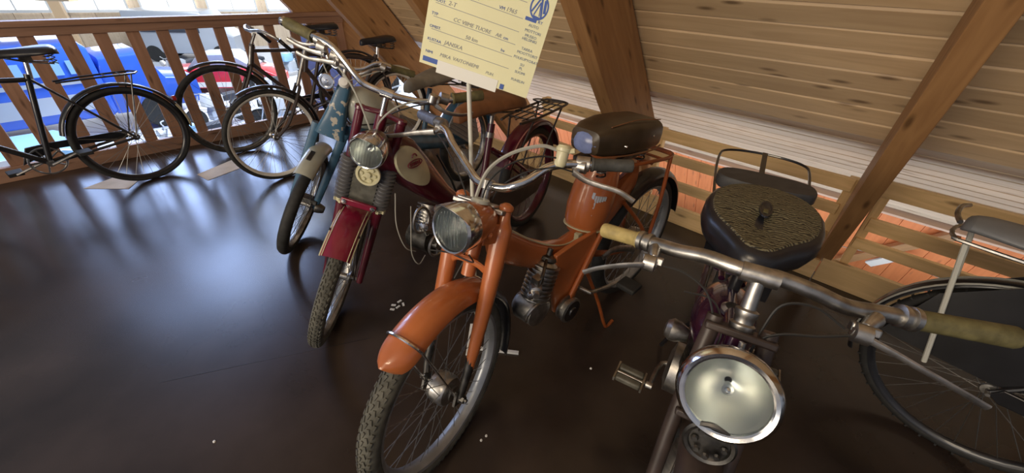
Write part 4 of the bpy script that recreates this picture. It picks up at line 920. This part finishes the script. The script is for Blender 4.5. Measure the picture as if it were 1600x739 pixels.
wheel(bm_, rw, .305, .030, STEEL, RUB, 36, hub_r=.05, hub_w=.08, drum=.05)
m = MB(); arc_shell(m, rw, .35, 5, 150, .09, .03); m.build('rear_mudguard', BLU, bm_)
m = MB(); m.lathe(g_.p(.45, -.03, .36), g_.y, [(-.07, .05), (-.06, .09), (.06, .09), (.07, .05), (.07, 0)], 20); m.lathe(g_.p(.32, 0, .44), g_.d(-.5, 0, .8), [(-.08, .045), (0, .05), (.06, .05), (.07, .03)], 16); m.build('engine', DSTEEL, bm_)
m = MB(); [m.tube(g_.P([(.62, .05*sy, .36), (.70, .1*sy, .15), (.74, .12*sy, .01)]), .009, 8) for sy in (-1, 1)]; m.build('kickstand', BLKP, bm_)
m = MB(); [m.tube(g_.P([(.92, .06*sy, .78), (1.08, .075*sy, .72), (1.3, .075*sy, .68), (1.33, 0, .68)]), .006, 7) for sy in (-1, 1)]; [m.tube(g_.P([(x, -.075, z), (x, .075, z)]), .005, 6) for x, z in ((1.1, .71), (1.2, .70), (1.3, .68))]; m.build('carrier', BLKP, bm_)

# ================================================================== purple light motorcycle nearest the camera
pm = thing('purple_moped', 'old dark purple motorcycle nearest the camera with wide bars and round black saddle', 'moped', (.36, .345, 0))
k_ = steer((.36, .345, .31), (.488, .605, .90), 62); g_ = upright((.488, .605), 60)
wheel(pm, k_, .305, .028, STEEL, RUB, 36, tread=60, hub_r=.04, hub_w=.08)
m = MB(); arc_shell(m, k_, .345, 150, 40, .085, .03); m.build('front_mudguard', BRNP, pm)
for sy in (-1, 1):
    m = MB(); m.tube(k_.P([(0, .062*sy, -.01), (0, .062*sy, .30), (0, .055*sy, .46), (0, .05*sy, .58)]), [.014, .016, .018, .016], 12, smooth=3); m.build('fork_leg', BRNP, pm)
m = MB(); spring(m, k_.p(-.03, -.0, .36), k_.p(-.03, 0, .52), .022, 7, .004); m.build('fork_spring', DSTEEL, pm)
for z in (.36, .56):
    m = MB(); m.box(k_.p(-.005, 0, z), (.05, .13, .016), k_.x, k_.y); m.build('fork_link', BRNP, pm, bevel=.004)
m = MB(); m.tube([k_.p(.02, 0, .36), k_.p(.01, 0, .56)], .021, 12); m.build('head_tube', PUR, pm)
m = MB(); m.lathe(k_.p(0, 0, .565), k_.z, [(0, .020), (.006, .024), (.014, .024), (.018, .019), (.03, .019), (.034, .022), (.044, .022), (.048, .015), (.10, .0135), (.115, .0135)], 20); m.lathe(k_.p(0, 0, .683), k_.y, [(-.035, .016), (-.034, .0195), (.034, .0195), (.035, .016)], 20); m.build('stem', ALU, pm)
lc = k_.p(-.13, .005, .475); lax = k_.d(-1, .08, -.02)
h = headlight(pm, lc, lax, k_.z, .074, .125, mat('dark purple lamp shell', (.05, .035, .045), .3, .6, .3, 20, coat=.4), visor=False, ribs=False)
m = MB(); m.lathe(lc, lax, [(-.05, .076), (-.03, .083), (-.005, .087), (.004, .085), (.012, .078), (.010, .072)], 40, cap=False); m.build('chrome_band', CHR, h)
m = MB(); m.lathe(lc-lax*.06+k_.z*.07, k_.z, [(0, .006), (.014, .006), (.015, 0)], 10); m.build('screw', ALU, h)
hc = k_.p(-.12, .005, .375); m = MB(); m.lathe(hc, k_.d(-1, 0, -.25), [(-.03, .03), (0, .044), (.006, .046), (.010, .042), (.008, .036), (.004, .034), (.006, 0)], 28)
for a in range(0, 360, 45): m.lathe(hc+k_.d(-.008, math.cos(R(a))*.025, math.sin(R(a))*.025), k_.d(-1, 0, -.25), [(0, .007), (.005, .005), (.005, 0)], 8)
m.build('horn', DSTEEL, pm)
m = MB(); m.box(k_.p(-.07, 0, .385), (.10, .03, .012), k_.x, k_.y); m.box(k_.p(-.06, .0, .33), (.05, .012, .09), k_.x, k_.y); m.build('lamp_bracket', DSTEEL, pm)
bar(pm, k_, [(.085, .25, .676), (.06, .20, .680), (.04, .156, .681), (.018, .10, .688), (0, .044, .685), (0, 0, .684), (0, -.03, .688), (.01, -.092, .681), (.035, -.155, .668), (.055, -.215, .673), (.08, -.275, .676)], .0158, STEEL)
grip(pm, k_, (.085, .245, .676), (.12, .345, .672), .0185, YELG, ribs=0)
grip(pm, k_, (.078, -.265, .676), (.12, -.43, .692), .0205, OLIV, ribs=0)
for sy, a in ((1, (.075, .232, .677)), (-1, (.072, -.258, .676))):
    m = MB(); m.lathe(k_.p(*a), k_.d(.35, sy, 0), [(-.018, .016), (-.016, .0225), (-.006, .0225), (-.004, .018), (.002, .018), (.004, .0235), (.014, .0235), (.016, .017)], 20); m.build('bar_collar', ALU, pm)
for sy, a, b in ((1, (.055, .205, .668), (.02, .20, .648)), (-1, (.04, -.205, .66), (.01, -.185, .64))):
    m = MB(); m.tube([k_.p(*a), k_.p(*b)], [.020, .014], 10, sx=.8); m.box(k_.p(b[0], b[1], b[2]), (.022, .045, .018), k_.x, k_.y); m.build('lever_bracket', ALU, pm, bevel=.003)
lever(pm, k_, (.01, .205, .640), [(.005, .19, .640), (-.01, .235, .628), (-.012, .275, .612), (-.006, .31, .594), (.0, .338, .574)], ALU, .0085)
lever(pm, k_, (.0, -.18, .632), [(-.004, -.165, .632), (-.01, -.22, .620), (-.012, -.27, .606), (-.008, -.32, .592), (.0, -.368, .577)], ALU, .0085)
cable(pm, k_.P([(.0, -.155, .632), (-.005, -.10, .655), (-.008, -.05, .640), (0, -.035, .58), (.01, -.03, .50)]), .0028)
cable(pm, k_.P([(.0, -.17, .625), (-.01, -.12, .605), (-.015, -.06, .585), (-.01, -.03, .55), (0, -.03, .48), (-.03, -.02, .42)]), .0028)
cable(pm, k_.P([(.0, .175, .645), (-.01, .13, .645), (-.01, .08, .62), (0, .05, .56), (.02, .04, .48)]), .0024)
cable(pm, k_.P([(.03, .12, .60), (.03, .06, .60), (.0, .03, .55), (.0, .035, .48)]), .0022)
# saddle
def pear(zs, k=1.0, off=0):
    prof = [(.168, 0), (.170, .020), (.180, .036), (.200, .052), (.225, .070), (.25, .092), (.28, .118), (.32, .138), (.37, .148), (.43, .148), (.48, .138), (.525, .112), (.555, .078), (.572, .04), (.577, 0)]
    L_ = [(x, w_) for x, w_ in prof]+[(x, -w_) for x, w_ in prof[-2:0:-1]]
    return [g_.p(.39+(x-.39)*k, w_*k, zs+off-.016*max(0, (.39-x)/.22)) for x, w_ in L_]
m = MB(); m.loft([pear(.80, .80), pear(.815, .93), pear(.84, 1.0), pear(.865, 1.0), pear(.885, .95), pear(.893, .88)]); sdl = m.build('saddle', SADB, pm)
m = MB(); rings = [pear(.892, .885), pear(.897, .86), pear(.8985, .6), pear(.899, .3), pear(.899, .06)]; m.loft(rings); m.build('saddle_top', SWIRL, sdl)
m = MB(); m.loft([[g_.p(.385+.040*math.cos(a)*k, .013*math.sin(a)*k, z) for a in [2*PI*j/20 for j in range(20)]] for k, z in ((1.3, .897), (1.25, .9012), (1.02, .9014), (.9, .8995), (.1, .8992))]); m.build('ventilation_slot', SADB, sdl)
m = MB(); m.box(g_.p(.37, 0, .899), (.022, .012, .004), g_.x, g_.y); m.build('slot_clip', OLIV, sdl)
m = MB(); rings = []
for z, k in ((.81, .94), (.822, 1.0), (.848, 1.0), (.855, .95)):
    r_ = []
    for j in range(32):
        a = 2*PI*j/32; r_.append(g_.p(.715+.065*k*(abs(math.cos(a))**.6)*(1 if math.cos(a) >= 0 else -1), .150*k*(abs(math.sin(a))**.75)*(1 if math.sin(a) >= 0 else -1), z))
    rings.append(r_)
m.loft(rings); m.build('pillion_pad', mat('worn dark grey vinyl', (.055, .055, .058), .55, 0, .2, 20, .2), pm)
m = MB(); m.tube(g_.P([(.30, 0, .62), (.33, 0, .82)]), .016, 10); m.box(g_.p(.29, -.03, .79), (.09, .09, .05), g_.x, g_.y); m.box(g_.p(.245, -.060, .765), (.03, .02, .10), g_.x, g_.y); m.box(g_.p(.29, .06, .79), (.09, .10, .03), g_.x, g_.y)
m.build('saddle_bracket', BLKP, pm)
for sy in (-.07, .07):
    m = MB(); spring(m, g_.p(.5, sy, .72), g_.p(.5, sy, .80), .022, 4); m.build('saddle_spring', BLKP, pm)
m = MB(); m.tube(g_.P([(.66, .135, .78), (.98, .165, .76), (1.20, .175, .75), (1.27, .16, .75), (1.31, .10, .75), (1.325, 0, .75), (1.31, -.10, .75), (1.27, -.16, .75), (1.20, -.175, .75), (.98, -.165, .76), (.66, -.135, .78)]), .0055, 8, smooth=5)
cr_ = m.build('carrier', BLKP, pm)
m = MB(); m.box(g_.p(.99, 0, .765), (.60, .020, .006), g_.x, g_.y); m.build('carrier_strap', BLKP, cr_)
# tank, covers, engine
m = MB(); rings = []
for x, zc, hz, hwid in ((.06, .64, .03, .03), (.10, .63, .06, .06), (.18, .62, .085, .085), (.28, .60, .085, .085), (.38, .58, .07, .07), (.46, .56, .03, .03)):
    rings.append([g_.p(x, hwid*math.cos(a), zc+hz*math.sin(a)) for a in [2*PI*j/20 for j in range(20)]])
m.loft(rings); tk = m.build('fuel_tank', PUR, pm, sub=1)
m = MB(); m.lathe(g_.p(.16, .0, .70), g_.z, [(0, .025), (.012, .027), (.02, .018), (.021, 0)], 18); m.build('tank_cap', ALU, tk)
for sy in (-1, 1):
    m = MB(); m.lathe(g_.p(.24, .095*sy, .50), g_.y*sy, [(-.03, .02), (0, .034), (.02, .036), (.035, .026), (.04, .01), (.04, 0)], 20); m.build('toolbox_cover', ALU, pm)
m = MB(); m.tube(g_.P([(.03, 0, .70), (.14, 0, .48), (.25, 0, .30)]), .018, 10); m.tube(g_.P([(.04, 0, .74), (.30, 0, .66), (.42, 0, .62)]), .016, 10); m.tube(g_.P([(.33, 0, .66), (.36, 0, .30)]), .017, 10); m.tube(g_.P([(.25, 0, .30), (.40, 0, .28)]), .017, 10); m.build('frame', PUR, pm)
m = MB(); pr = [(0, .02), (.004, .05)]
for i in range(8): pr += [(.006+i*.015, .042), (.0065+i*.015, .062), (.010+i*.015, .062), (.0105+i*.015, .042)]
m.lathe(g_.p(.20, 0, .52), g_.d(.15, 0, -1), pr+[(.14, .045)], 20); eng = m.build('engine', DSTEEL, pm)
m = MB(); m.lathe(g_.p(.27, 0, .32), g_.y, [(-.09, .05), (-.085, .085), (.08, .085), (.09, .05), (.09, 0)], 24); m.build('crankcase', ALU, eng)
m = MB(); m.lathe(g_.p(.10, -.07, .50), g_.d(-.8, -.5, 0), [(-.04, .015), (-.02, .026), (.02, .026), (.03, .014), (.03, 0)], 16); m.build('carburettor', DSTEEL, eng)
rw = Fr(g_.p(1.08, 0, .31), g_.x, g_.y, g_.z)
wheel(pm, rw, .305, .028, STEEL, RUB, 36, hub_r=.05, hub_w=.08, drum=.06)
m = MB(); arc_shell(m, rw, .35, 0, 160, .09, .03); m.build('rear_mudguard', PUR, pm)
for sy in (-1, 1):
    m = MB(); m.tube(g_.P([(.38, .03*sy, .30), (.7, .06*sy, .31), (1.08, .065*sy, .31)]), .012, 9); m.tube(g_.P([(.42, .03*sy, .62), (.75, .06*sy, .60), (1.08, .065*sy, .32)]), .010, 9, smooth=3); m.tube(g_.P([(1.0, .1*sy, .76), (1.08, .07*sy, .33)]), .006, 7); m.build('rear_stay', PUR, pm)
pcr = g_.p(.30, 0, .27)
for sy, (px_, pz, py) in ((1, (.20, .26, .185)), (-1, (.43, .30, .20))):
    m = MB(); m.tube([g_.p(.30, .06*sy, .28), g_.p(.30, .105*sy, .28), g_.p(px_, .12*sy, pz)], .008, 9, smooth=3); m.lathe(g_.p(px_, .11*sy, pz), g_.y*sy, [(0, .012), (.02, .012), (.025, .006), (.12, .006)], 10); c_ = m.build('crank', STEEL, pm)
    m = MB()
    for dx in (-.022, .022): m.box(g_.p(px_+dx, py*sy, pz), (.026, .085, .022), g_.x, g_.y)
    pd = m.build('pedal', mat('pedal rubber', (.10, .095, .075), .5, 0, .3, 30), c_, bevel=.006)
    m = MB(); [m.box(g_.p(px_, py*sy+dy, pz), (.078, .006, .018), g_.x, g_.y) for dy in (-.046, .046)]; m.build('pedal_plate', STEEL, c_)
m = MB(); [m.tube(g_.P([(.55, .05*sy, .30), (.62, .1*sy, .15), (.66, .13*sy, .01)]), .009, 8) for sy in (-1, 1)]; m.build('kickstand', BLKP, pm)

# ================================================================== bicycles
def bicycle(root, g, wb, r, frame_m, tyre_m, rim_m, front=None, sad=(.33, .95), wall=None, front_az=None, fx=0, tubes=True, fender=BLKP, fend_r=.03, a_r=(-12, 150), ladies=False, bars=True, chaincase=True, head=None, sp=SPOKE):
    """g: frame with x forward -> here x runs from rear hub (0) towards the front hub (wb)"""
    rf = Fr(g.p(0, 0, r), g.x, g.y, g.z)
    wheel(root, rf, r, .019, rim_m, tyre_m, 36, hub_r=.02, hub_w=.09, wall=wall, sp_m=sp)
    m = MB(); arc_shell(m, Fr(rf.o, g.x*-1, g.y*-1, g.z), r+fend_r, a_r[0], a_r[1], .055, .018); m.build('rear_mudguard', fender, root)
    hx, hz = head or (wb-.20, .86); bb = (.46, .28); st = (sad[0]+.03, .80)
    def t(name, P, rr=.015, mm_=frame_m):
        m = MB(); m.tube(g.P(P), rr, 10); return m.build(name, mm_, root)
    t('seat_tube', [(bb[0], 0, bb[1]), (st[0], 0, st[1])], .0155)
    if ladies: t('top_tube', [(st[0]+.05, 0, .5), (hx+.005, 0, hz-.12)], .0145)
    else: t('top_tube', [(st[0], 0, st[1]-.03), (hx, 0, hz-.04)], .0145)
    t('down_tube', [(bb[0], 0, bb[1]), (hx+.03, 0, hz-.14)], .017)
    t('head_tube', [(hx-.01, 0, hz+.01), (hx+.045, 0, hz-.16)], .019)
    for sy in (-1, 1):
        m = MB(); m.tube(g.P([(bb[0], .025*sy, bb[1]), (0, .055*sy, r)]), .009, 8); m.tube(g.P([(st[0], .015*sy, st[1]-.03), (0, .055*sy, r)]), .008, 8); m.build('rear_stay', frame_m, root)
    m = MB(); m.tube(g.P([(st[0], 0, st[1]-.05), (sad[0], 0, sad[1]-.05)]), .0125, 10); m.build('seat_post', CHR, root)
    s_ = saddle(root, Fr(g.p(sad[0]+.16, 0, 0), g.x*-1, g.y*-1, g.z), [(0, .016, sad[1]-.012), (.02, .026, sad[1]), (.10, .034, sad[1]), (.18, .07, sad[1]+.005), (.25, .098, sad[1]+.01), (.29, .09, sad[1]+.01), (.31, .06, sad[1]+.0)], SADB, .045)
    m = MB(); m.box(g.p(sad[0], 0, sad[1]-.055), (.05, .05, .03), g.x, g.y)
    for sy in (-.06, .06): spring(m, g.p(sad[0]-.1, sy, sad[1]-.09), g.p(sad[0]-.1, sy, sad[1]-.02), .017, 4); m.tube(g.P([(sad[0]-.1, sy, sad[1]-.09), (sad[0], sy*.4, sad[1]-.075), (sad[0]+.13, 0, sad[1]-.03)]), .004, 6)
    m.build('saddle_springs', DSTEEL, s_)
    # cranks, chain case
    m = MB(); m.lathe(g.p(bb[0], -.03, bb[1]), -g.y, [(-.06, .02), (.02, .02), (.02, .0)], 14); m.tube([g.p(bb[0]+.085*math.cos(q_*PI/14), -.045, bb[1]+.085*math.sin(q_*PI/14)) for q_ in range(28)], .006, 6, closed=True); [m.tube([g.p(bb[0], -.045, bb[1]), g.p(bb[0]+.085*math.cos(q_), -.045, bb[1]+.085*math.sin(q_))], .005, 5) for q_ in (0, 1.257, 2.513, 3.77, 5.027)]; m.tube(g.P([(bb[0], -.06, bb[1]), (bb[0]+.16, -.065, bb[1]-.05)]), .008, 8); m.tube(g.P([(bb[0], .06, bb[1]), (bb[0]-.16, .065, bb[1]+.05)]), .008, 8); c_ = m.build('crankset', STEEL, root)
    for x, y, z in ((bb[0]+.16, -.115, bb[1]-.05), (bb[0]-.16, .115, bb[1]+.05)):
        m = MB(); m.box(g.p(x, y, z), (.07, .09, .022), g.x, g.y); m.build('pedal', RUB, c_, bevel=.004)
    if chaincase:
        m = MB(); m.prism([(bb[0]+.11, bb[1]), (bb[0]+.06, bb[1]+.10), (bb[0]-.05, bb[1]+.105), (.02, r+.035), (0, r), (.03, r-.02), (bb[0]-.08, bb[1]+.06)], g.x, g.z, g.p(0, -.06, 0), .012); m.build('chain_guard', fender, root, bevel=.003)
    # carrier
    # front
    H = g.p(wb, 0, r); T = g.p(hx, 0, hz)
    az0 = math.degrees(math.atan2(-g.x.y, -g.x.x))
    ff = steer(H, T, az0 if front_az is None else front_az)
    wheel(root, ff, r, .019, rim_m, tyre_m, 36, hub_r=.018, hub_w=.08, wall=wall, sp_m=sp)
    m = MB(); arc_shell(m, ff, r+fend_r, 40, 150, .05, .016); 
    if fender: m.build('front_mudguard', fender, root)
    for sy in (-1, 1):
        m = MB(); m.tube(ff.P([(0, .05*sy, 0), (.02, .05*sy, .05), (.045, .045*sy, .15), (.04, .035*sy, .38), (.03, .02*sy, .42)]), [.008, .010, .012, .012], 9, smooth=4); m.build('fork_blade', frame_m, root)
    m = MB(); m.tube([ff.p(.035, 0, .41), ff.p(0, 0, ff.L)], .014, 10); m.tube([ff.p(0, 0, ff.L-.01), ff.p(.0, 0, ff.L+.10)], .011, 10); m.build('stem', STEEL, root)
    L = ff.L+.10
    if bars:
        m = MB(); m.tube(ff.P([(.18, .27, L+.0), (.08, .27, L+.03), (-.02, .2, L+.03), (-.05, .07, L), (-.03, 0, L), (-.05, -.07, L), (-.02, -.2, L+.03), (.08, -.27, L+.03), (.18, -.27, L)]), .011, 9, smooth=5); hb_ = m.build('handlebar', STEEL, root)
        for sy in (-1, 1): grip(root, ff, (.09, .27*sy, L+.03), (.20, .27*sy, L-.004), .0155, BLKP)
    return ff
def bike_frame(contact, az):   # x forward towards the left of the photograph
    a = R(az); X = V(-math.cos(a), -math.sin(a), 0); return X, V(-X.y, X.x, 0)
# far left bicycle, its rear wheel in view, facing left
X, Y = bike_frame(None, 57); ga = Fr((-2.75, 2.69, 0), X, Y, (0, 0, 1))
ba = thing('bicycle', 'black bicycle at far left, cut by the picture edge, carrier over its rear wheel', 'bicycle', ga.o, None)
bicycle(ba, ga, 1.1, .335, BLKP, RUB, BLKP, sad=(.30, .94), a_r=(-2, 165), fend_r=.028)
m = MB(); arc_shell(m, Fr(ga.p(0, 0, .335), X*-1, Y*-1, V(0, 0, 1)), .366, 0, 28, .058, .02); o = m.build('mudguard_tail', CRM, ba); o['label'] = 'pale painted tail of the rear mudguard'
m = MB(); m.lathe(Vector(ga.p(0, 0, .335))+(X*-1)*.37*math.cos(R(33))+V(0, 0, .37*math.sin(R(33))), X*-1, [(0, .018), (.02, .02), (.026, .012), (.027, 0)], 14); m.build('rear_reflector', REFL, ba)
m = MB()
for sy in (-1, 1):
    m.tube(ga.P([(.24, .03*sy, .74), (.10, .05*sy, .745), (-.15, .055*sy, .745), (-.18, 0, .745)]), .006, 7); m.tube(ga.P([(-.13, .055*sy, .745), (0, .07*sy, .35)]), .005, 7)
for x in (0, -.08): m.tube(ga.P([(x, -.055, .745), (x, .055, .745)]), .004, 6)
m.build('carrier', BLKP, ba)
# white rimmed bicycle, facing left
X, Y = bike_frame(None, 51); wbB = 1.08
gb = Fr(V(-1.80, 2.806, 0)-X*wbB, X, Y, (0, 0, 1))
bb_ = thing('bicycle', 'bicycle with cream white rims, its front wheel standing clear before the balustrade', 'bicycle', gb.o)
bicycle(bb_, gb, wbB, .333, BRNP, RUB, WRIM, sad=(.10, .93), fender=None if 0 else BLKP, a_r=(-2, 150), bars=False, head=(wbB-.38, .90), front_az=51)
m = MB(); arc_shell(m, Fr(gb.p(0, 0, .333), X*-1, Y*-1, V(0, 0, 1)), .372, 60, 110, .062, .02); m.build('mudguard_cover', CREAMP, bb_)
# dark bicycle behind it, against the balustrade
X, Y = bike_frame(None, 44.5); wbC = 1.1
gc = Fr(V(-2.41, 3.27, 0)-X*wbC, X, Y, (0, 0, 1))
bc_ = thing('bicycle', 'dark brown bicycle leaning nearest the balustrade behind the white rimmed one', 'bicycle', gc.o)
bicycle(bc_, gc, wbC, .36, BRNP, RUB, DSTEEL, sad=(.22, .97), head=(wbC-.30, .84), a_r=(-5, 150))
# black bicycle at the right edge, parallel to the fence, its rear wheel in view
a = R(-50); X = V(math.cos(a), math.sin(a), 0); Y = V(-X.y, X.x, 0); gh = Fr((1.6, .85, 0), X, Y, (0, 0, 1))
bh = thing('bicycle', 'black bicycle at the right edge with a grey padded carrier over its rear wheel', 'bicycle', gh.o)
bicycle(bh, gh, 1.1, .335, BLKP, RUB, BLKP, sad=(.30, .90), a_r=(-20, 175), fend_r=.035)
rfh = Fr(gh.p(0, 0, .335), X*-1, Y*-1, V(0, 0, 1))
for sy in (-1, 1):
    m = MB(); m.tube([rfh.o+rfh.d(math.cos(R(t)), 0, math.sin(R(t)))*.364+rfh.y*.028*sy for t in range(-10, 150, 5)], .0035, 6); m.build('mudguard_edge', CABG, bh)
m = MB(); m.prism([(-.30, .36), (-.24, .58), (-.10, .70), (.12, .70), (.10, .40), (0, .36)], gh.x, gh.z, gh.p(0, -.045, 0), .004); m.prism([(-.30, .36), (-.24, .58), (-.10, .70), (.12, .70), (.10, .40), (0, .36)], gh.x, gh.z, gh.p(0, .045, 0), .004); m.build('dress_guard', BLKP, bh)
m = MB(); rings = []
for x, hw_, z in ((-.30, .03, .80), (-.29, .06, .815), (-.22, .085, .82), (-.05, .09, .815), (.08, .08, .81), (.10, .05, .80)):
    rings.append([gh.p(x, hw_*math.cos(t), z+.022*math.sin(t)) for t in [2*PI*q_/16 for q_ in range(16)]])
m.loft(rings); m.build('carrier_pad', GRYR, bh, sub=1)
m = MB()
for sy in (-1, 1): m.tube(gh.P([(.16, .05*sy, .77), (-.25, .07*sy, .775), (-.30, .05*sy, .775), (-.31, 0, .775)]), .006, 7, smooth=4)
m.tube(gh.P([(-.31, -.09, .835), (-.325, -.04, .84), (-.325, .04, .84), (-.31, .09, .835)]), .007, 8, smooth=3); m.build('carrier', STEEL, bh)
for sy in (-1, 1):
    m = MB(); m.tube([gh.p(-.27, .06*sy, .775), gh.p(-.16, .075*sy, .34)], .0075, 8); m.build('carrier_stay', CREAMP, bh)
m = MB()
for i in range(46):
    t = 2*PI*i/46
    for sg in (-1, 1): m.box(gh.p(0, 0, .335)+gh.d(math.cos(t), 0, math.sin(t))*.330+Y*.010*sg, (.012, .006, .010), gh.d(math.cos(t), 0, math.sin(t)), gh.d(-math.sin(t), 0, math.cos(t)))
o = m.build('tread_studs', RUB, bh); o['kind'] = 'stuff'

# ================================================================== information card on its pole
PB = V(-.133, 1.181, 0)
a = R(-4); sx = V(math.cos(a), math.sin(a), 0); sn = V(sx.y, -sx.x, 0)
st_ = thing('sign_stand', 'thin off white pole on a small cross foot behind the orange moped', 'stand', PB)
m = MB(); m.tube([PB+V(0, 0, .01), PB+V(-.012, .004, 1.25)], .0068, 10); m.build('pole', CREAMP, st_)
m = MB(); m.box(PB+V(.085, -.008, .006), (.20, .014, .010), (.995, -.09, 0), (.09, .995, 0)); m.box(PB+V(-.04, .05, .006), (.014, .18, .010)); m.build('foot', WHT, st_)
rot = R(-15); ex = sx*math.cos(rot)+V(0, 0, 1)*math.sin(rot); ey = V(0, 0, 1)*math.cos(rot)-sx*math.sin(rot); en = ex.cross(ey)
c0 = PB+sx*-.147+V(0, 0, 1.187)-sn*0+sn*.012     # lower left corner of the card
cd = thing('info_card', 'yellow information card with blue emblems and handwriting, fixed tilted to the white pole', 'sign', c0)
Mx = Matrix((ex, ey, en)).transposed().to_4x4()
def card(name, x, y, w_, h_, m_, z=.0, th=.0012, parent=None):
    k = MB(); k.box(V(0, 0, 0), (w_, h_, th)); mm_ = Mx.copy(); mm_.translation = (ex*(x+w_/2)+ey*(y+h_/2)+en*z); return k.build(name, m_, parent or cd, smooth=False, mat4=mm_)
CW, CH = .315, .27
bd = card('board', 0, 0, CW, CH, PAP)
card('paper_strip', .050, -.012, .175, .034, PAPW, .0013)
for y_ in (.060, .092, .123, .155, .187, .225): card('ruled_line', .018, y_, .226, .0013, INKG, .0009, .0004)
card('blue_bar', .008, .008, .052, .013, INKB, .0009, .0004)
card('blue_mark', .233, .002, .011, .014, INKB, .0024, .0004)
def T(name, s_, x, y, size, m_=INKD, shear=0):
    mm_ = Mx.copy(); mm_.translation = ex*x+ey*y+en*.0012; return text_mesh(name, s_, size, m_, cd, mm_, .0003, shear=shear)
# printed captions, left column, and the handwriting
for s_, y in (('MOOT.', .157), ('TYP', .125), ('OMIST.', .094), ('KUSTAA', .062), ('NIMI', .030)): T('caption', s_, .012, y, .0100, INKB)
for s_, x, y, sz in (('SOLAKKA', .060, .190, .0145), ('1965', .196, .189, .0145), ('2-T', .050, .157, .0145), ('CC VIIME TUORE', .070, .125, .0135), ('AR', .186, .125, .013), ('50 km', .110, .094, .0135), ('JANSKA', .058, .063, .0145), ('MIKA', .052, .030, .013), ('VAITONIEMI', .088, .031, .0135), ('PUH.', .185, .026, .011)): T('handwriting', s_, x, y, sz, INKG, .2)
for s_, x, y in (('VM', .178, .189), ('cm', .208, .125), ('hv', .210, .094)): T('caption', s_, x, y, .0115, INKB)
# right column, small print
card('blue_bar', .250, .188, .030, .0085, INKB, .0009, .0004); T('caption', 'RY', .284, .187, .0105, INKB)
for s_, x, y in (('AUTO', .263, .174), ('MOTTORI', .257, .161), ('MUSEO', .261, .149), ('HELSINKI', .256, .140), ('TARRA', .262, .116), ('MOOTTORIT', .253, .105), ('POLKUPYORAT', .248, .091), ('SU', .271, .076), ('PL', .271, .066), ('SUOMI', .262, .055), ('PUHELIN', .258, .033)):
    T('caption', s_, x, y, .0098, INKD)
# ring emblem holding an A-shaped wedge, and a smaller disc
def emblem(cx, cy, r_):
    k = MB(); n = 40; rings = []
    for j in range(n):
        a = 2*PI*j/n; e = V(math.cos(a)*.82, math.sin(a), 0); rings.append([e*r_, e*r_*.84, e*r_*.84+V(0, 0, .0005), e*r_+V(0, 0, .0005)])
    k.loft(rings+[rings[0]], cap=False)
    for (x0, y0), (x1, y1), ww in (((-.70, -.45), (.02, .86), .13), ((.06, .86), (.45, -.75), .16), ((-.38, -.66), (.05, .42), .10), ((-.42, -.74), (.36, -.80), .12), ((.05, .42), (.22, -.66), .07), ((.50, .65), (.66, -.35), .22)):
        A = V(x0*.82, y0, 0)*r_; B = V(x1*.82, y1, 0)*r_; d = (B-A); k.box((A+B)/2+V(0, 0, .0003), (d.length, ww*r_, .0005), d.normalized(), V(-d.y, d.x, 0).normalized(), V(0, 0, 1))
    mm_ = Mx.copy(); mm_.translation = ex*cx+ey*cy+en*.0008; o = k.build('emblem', INKB, cd, smooth=False, mat4=mm_); return o
emblem(.277, .224, .029)
k = MB(); k.lathe(V(0, 0, 0), V(0, 0, 1), [(0, .016), (.0005, .016), (.0005, .010), (.0002, .010)], 28); k.box(V(0, 0, .0003), (.014, .004, .0005)); mm_ = Mx.copy(); mm_.translation = ex*.032+ey*.205+en*.0008; k.build('emblem', INKB, cd, smooth=False, mat4=mm_)

# ================================================================== things lying on the floor
def sheet(P, m_, label, z=.0025):
    P = [V(p[0], p[1], z) for p in P]; k = MB(); k.add(P+[p-V(0, 0, .0015) for p in P], [(0, 1, 2, 3), (7, 6, 5, 4)]+[(i, (i+1) % 4, 4+(i+1) % 4, 4+i) for i in range(4)]); return tag(k.build('paper_sheet', m_, None, smooth=False), label, 'paper')
sheet([(-3.107, 2.476), (-3.05, 2.68), (-2.86, 2.70), (-2.80, 2.502)], PAPB, 'pale paper sheet on the floor under the left bicycle wheel')
sheet([(-2.494, 2.779), (-2.405, 3.083), (-2.238, 2.941), (-2.348, 2.689)], PAPB, 'pale paper sheet on the floor left of the white rimmed wheel')
rs = random.Random(3)
for i, (x, y) in enumerate([(-.577, 1.432), (-.552, 1.42), (-.531, 1.44), (-.575, 1.402), (-.555, 1.46)]):
    k = MB(); k.box(V(x, y, .002), (.022, .010, .004), (math.cos(i), math.sin(i), 0), (-math.sin(i), math.cos(i), 0)); tag(k.build('paint_chip', WHT, None), ['left', 'front middle', 'right', 'nearest', 'farthest'][i]+' one of five small white chips on the floor beside the maroon front wheel', 'chip', 'white chips beside the maroon moped')
for x, y, lb in ((-.079, .768, 'left one of two tiny white crumbs right of the orange front wheel'), (-.062, .785, 'right one of two tiny white crumbs right of the orange front wheel'), (.364, 1.101, 'single tiny crumb on the floor between the orange and the purple mopeds'), (-1.011, .722, 'single tiny crumb alone on the empty floor at lower left')):
    k = MB(); k.lathe(V(x, y, 0), V(0, 0, 1), [(0, .005), (.004, .004), (.005, 0)], 8); tag(k.build('crumb', WHT, None), lb, 'crumb')
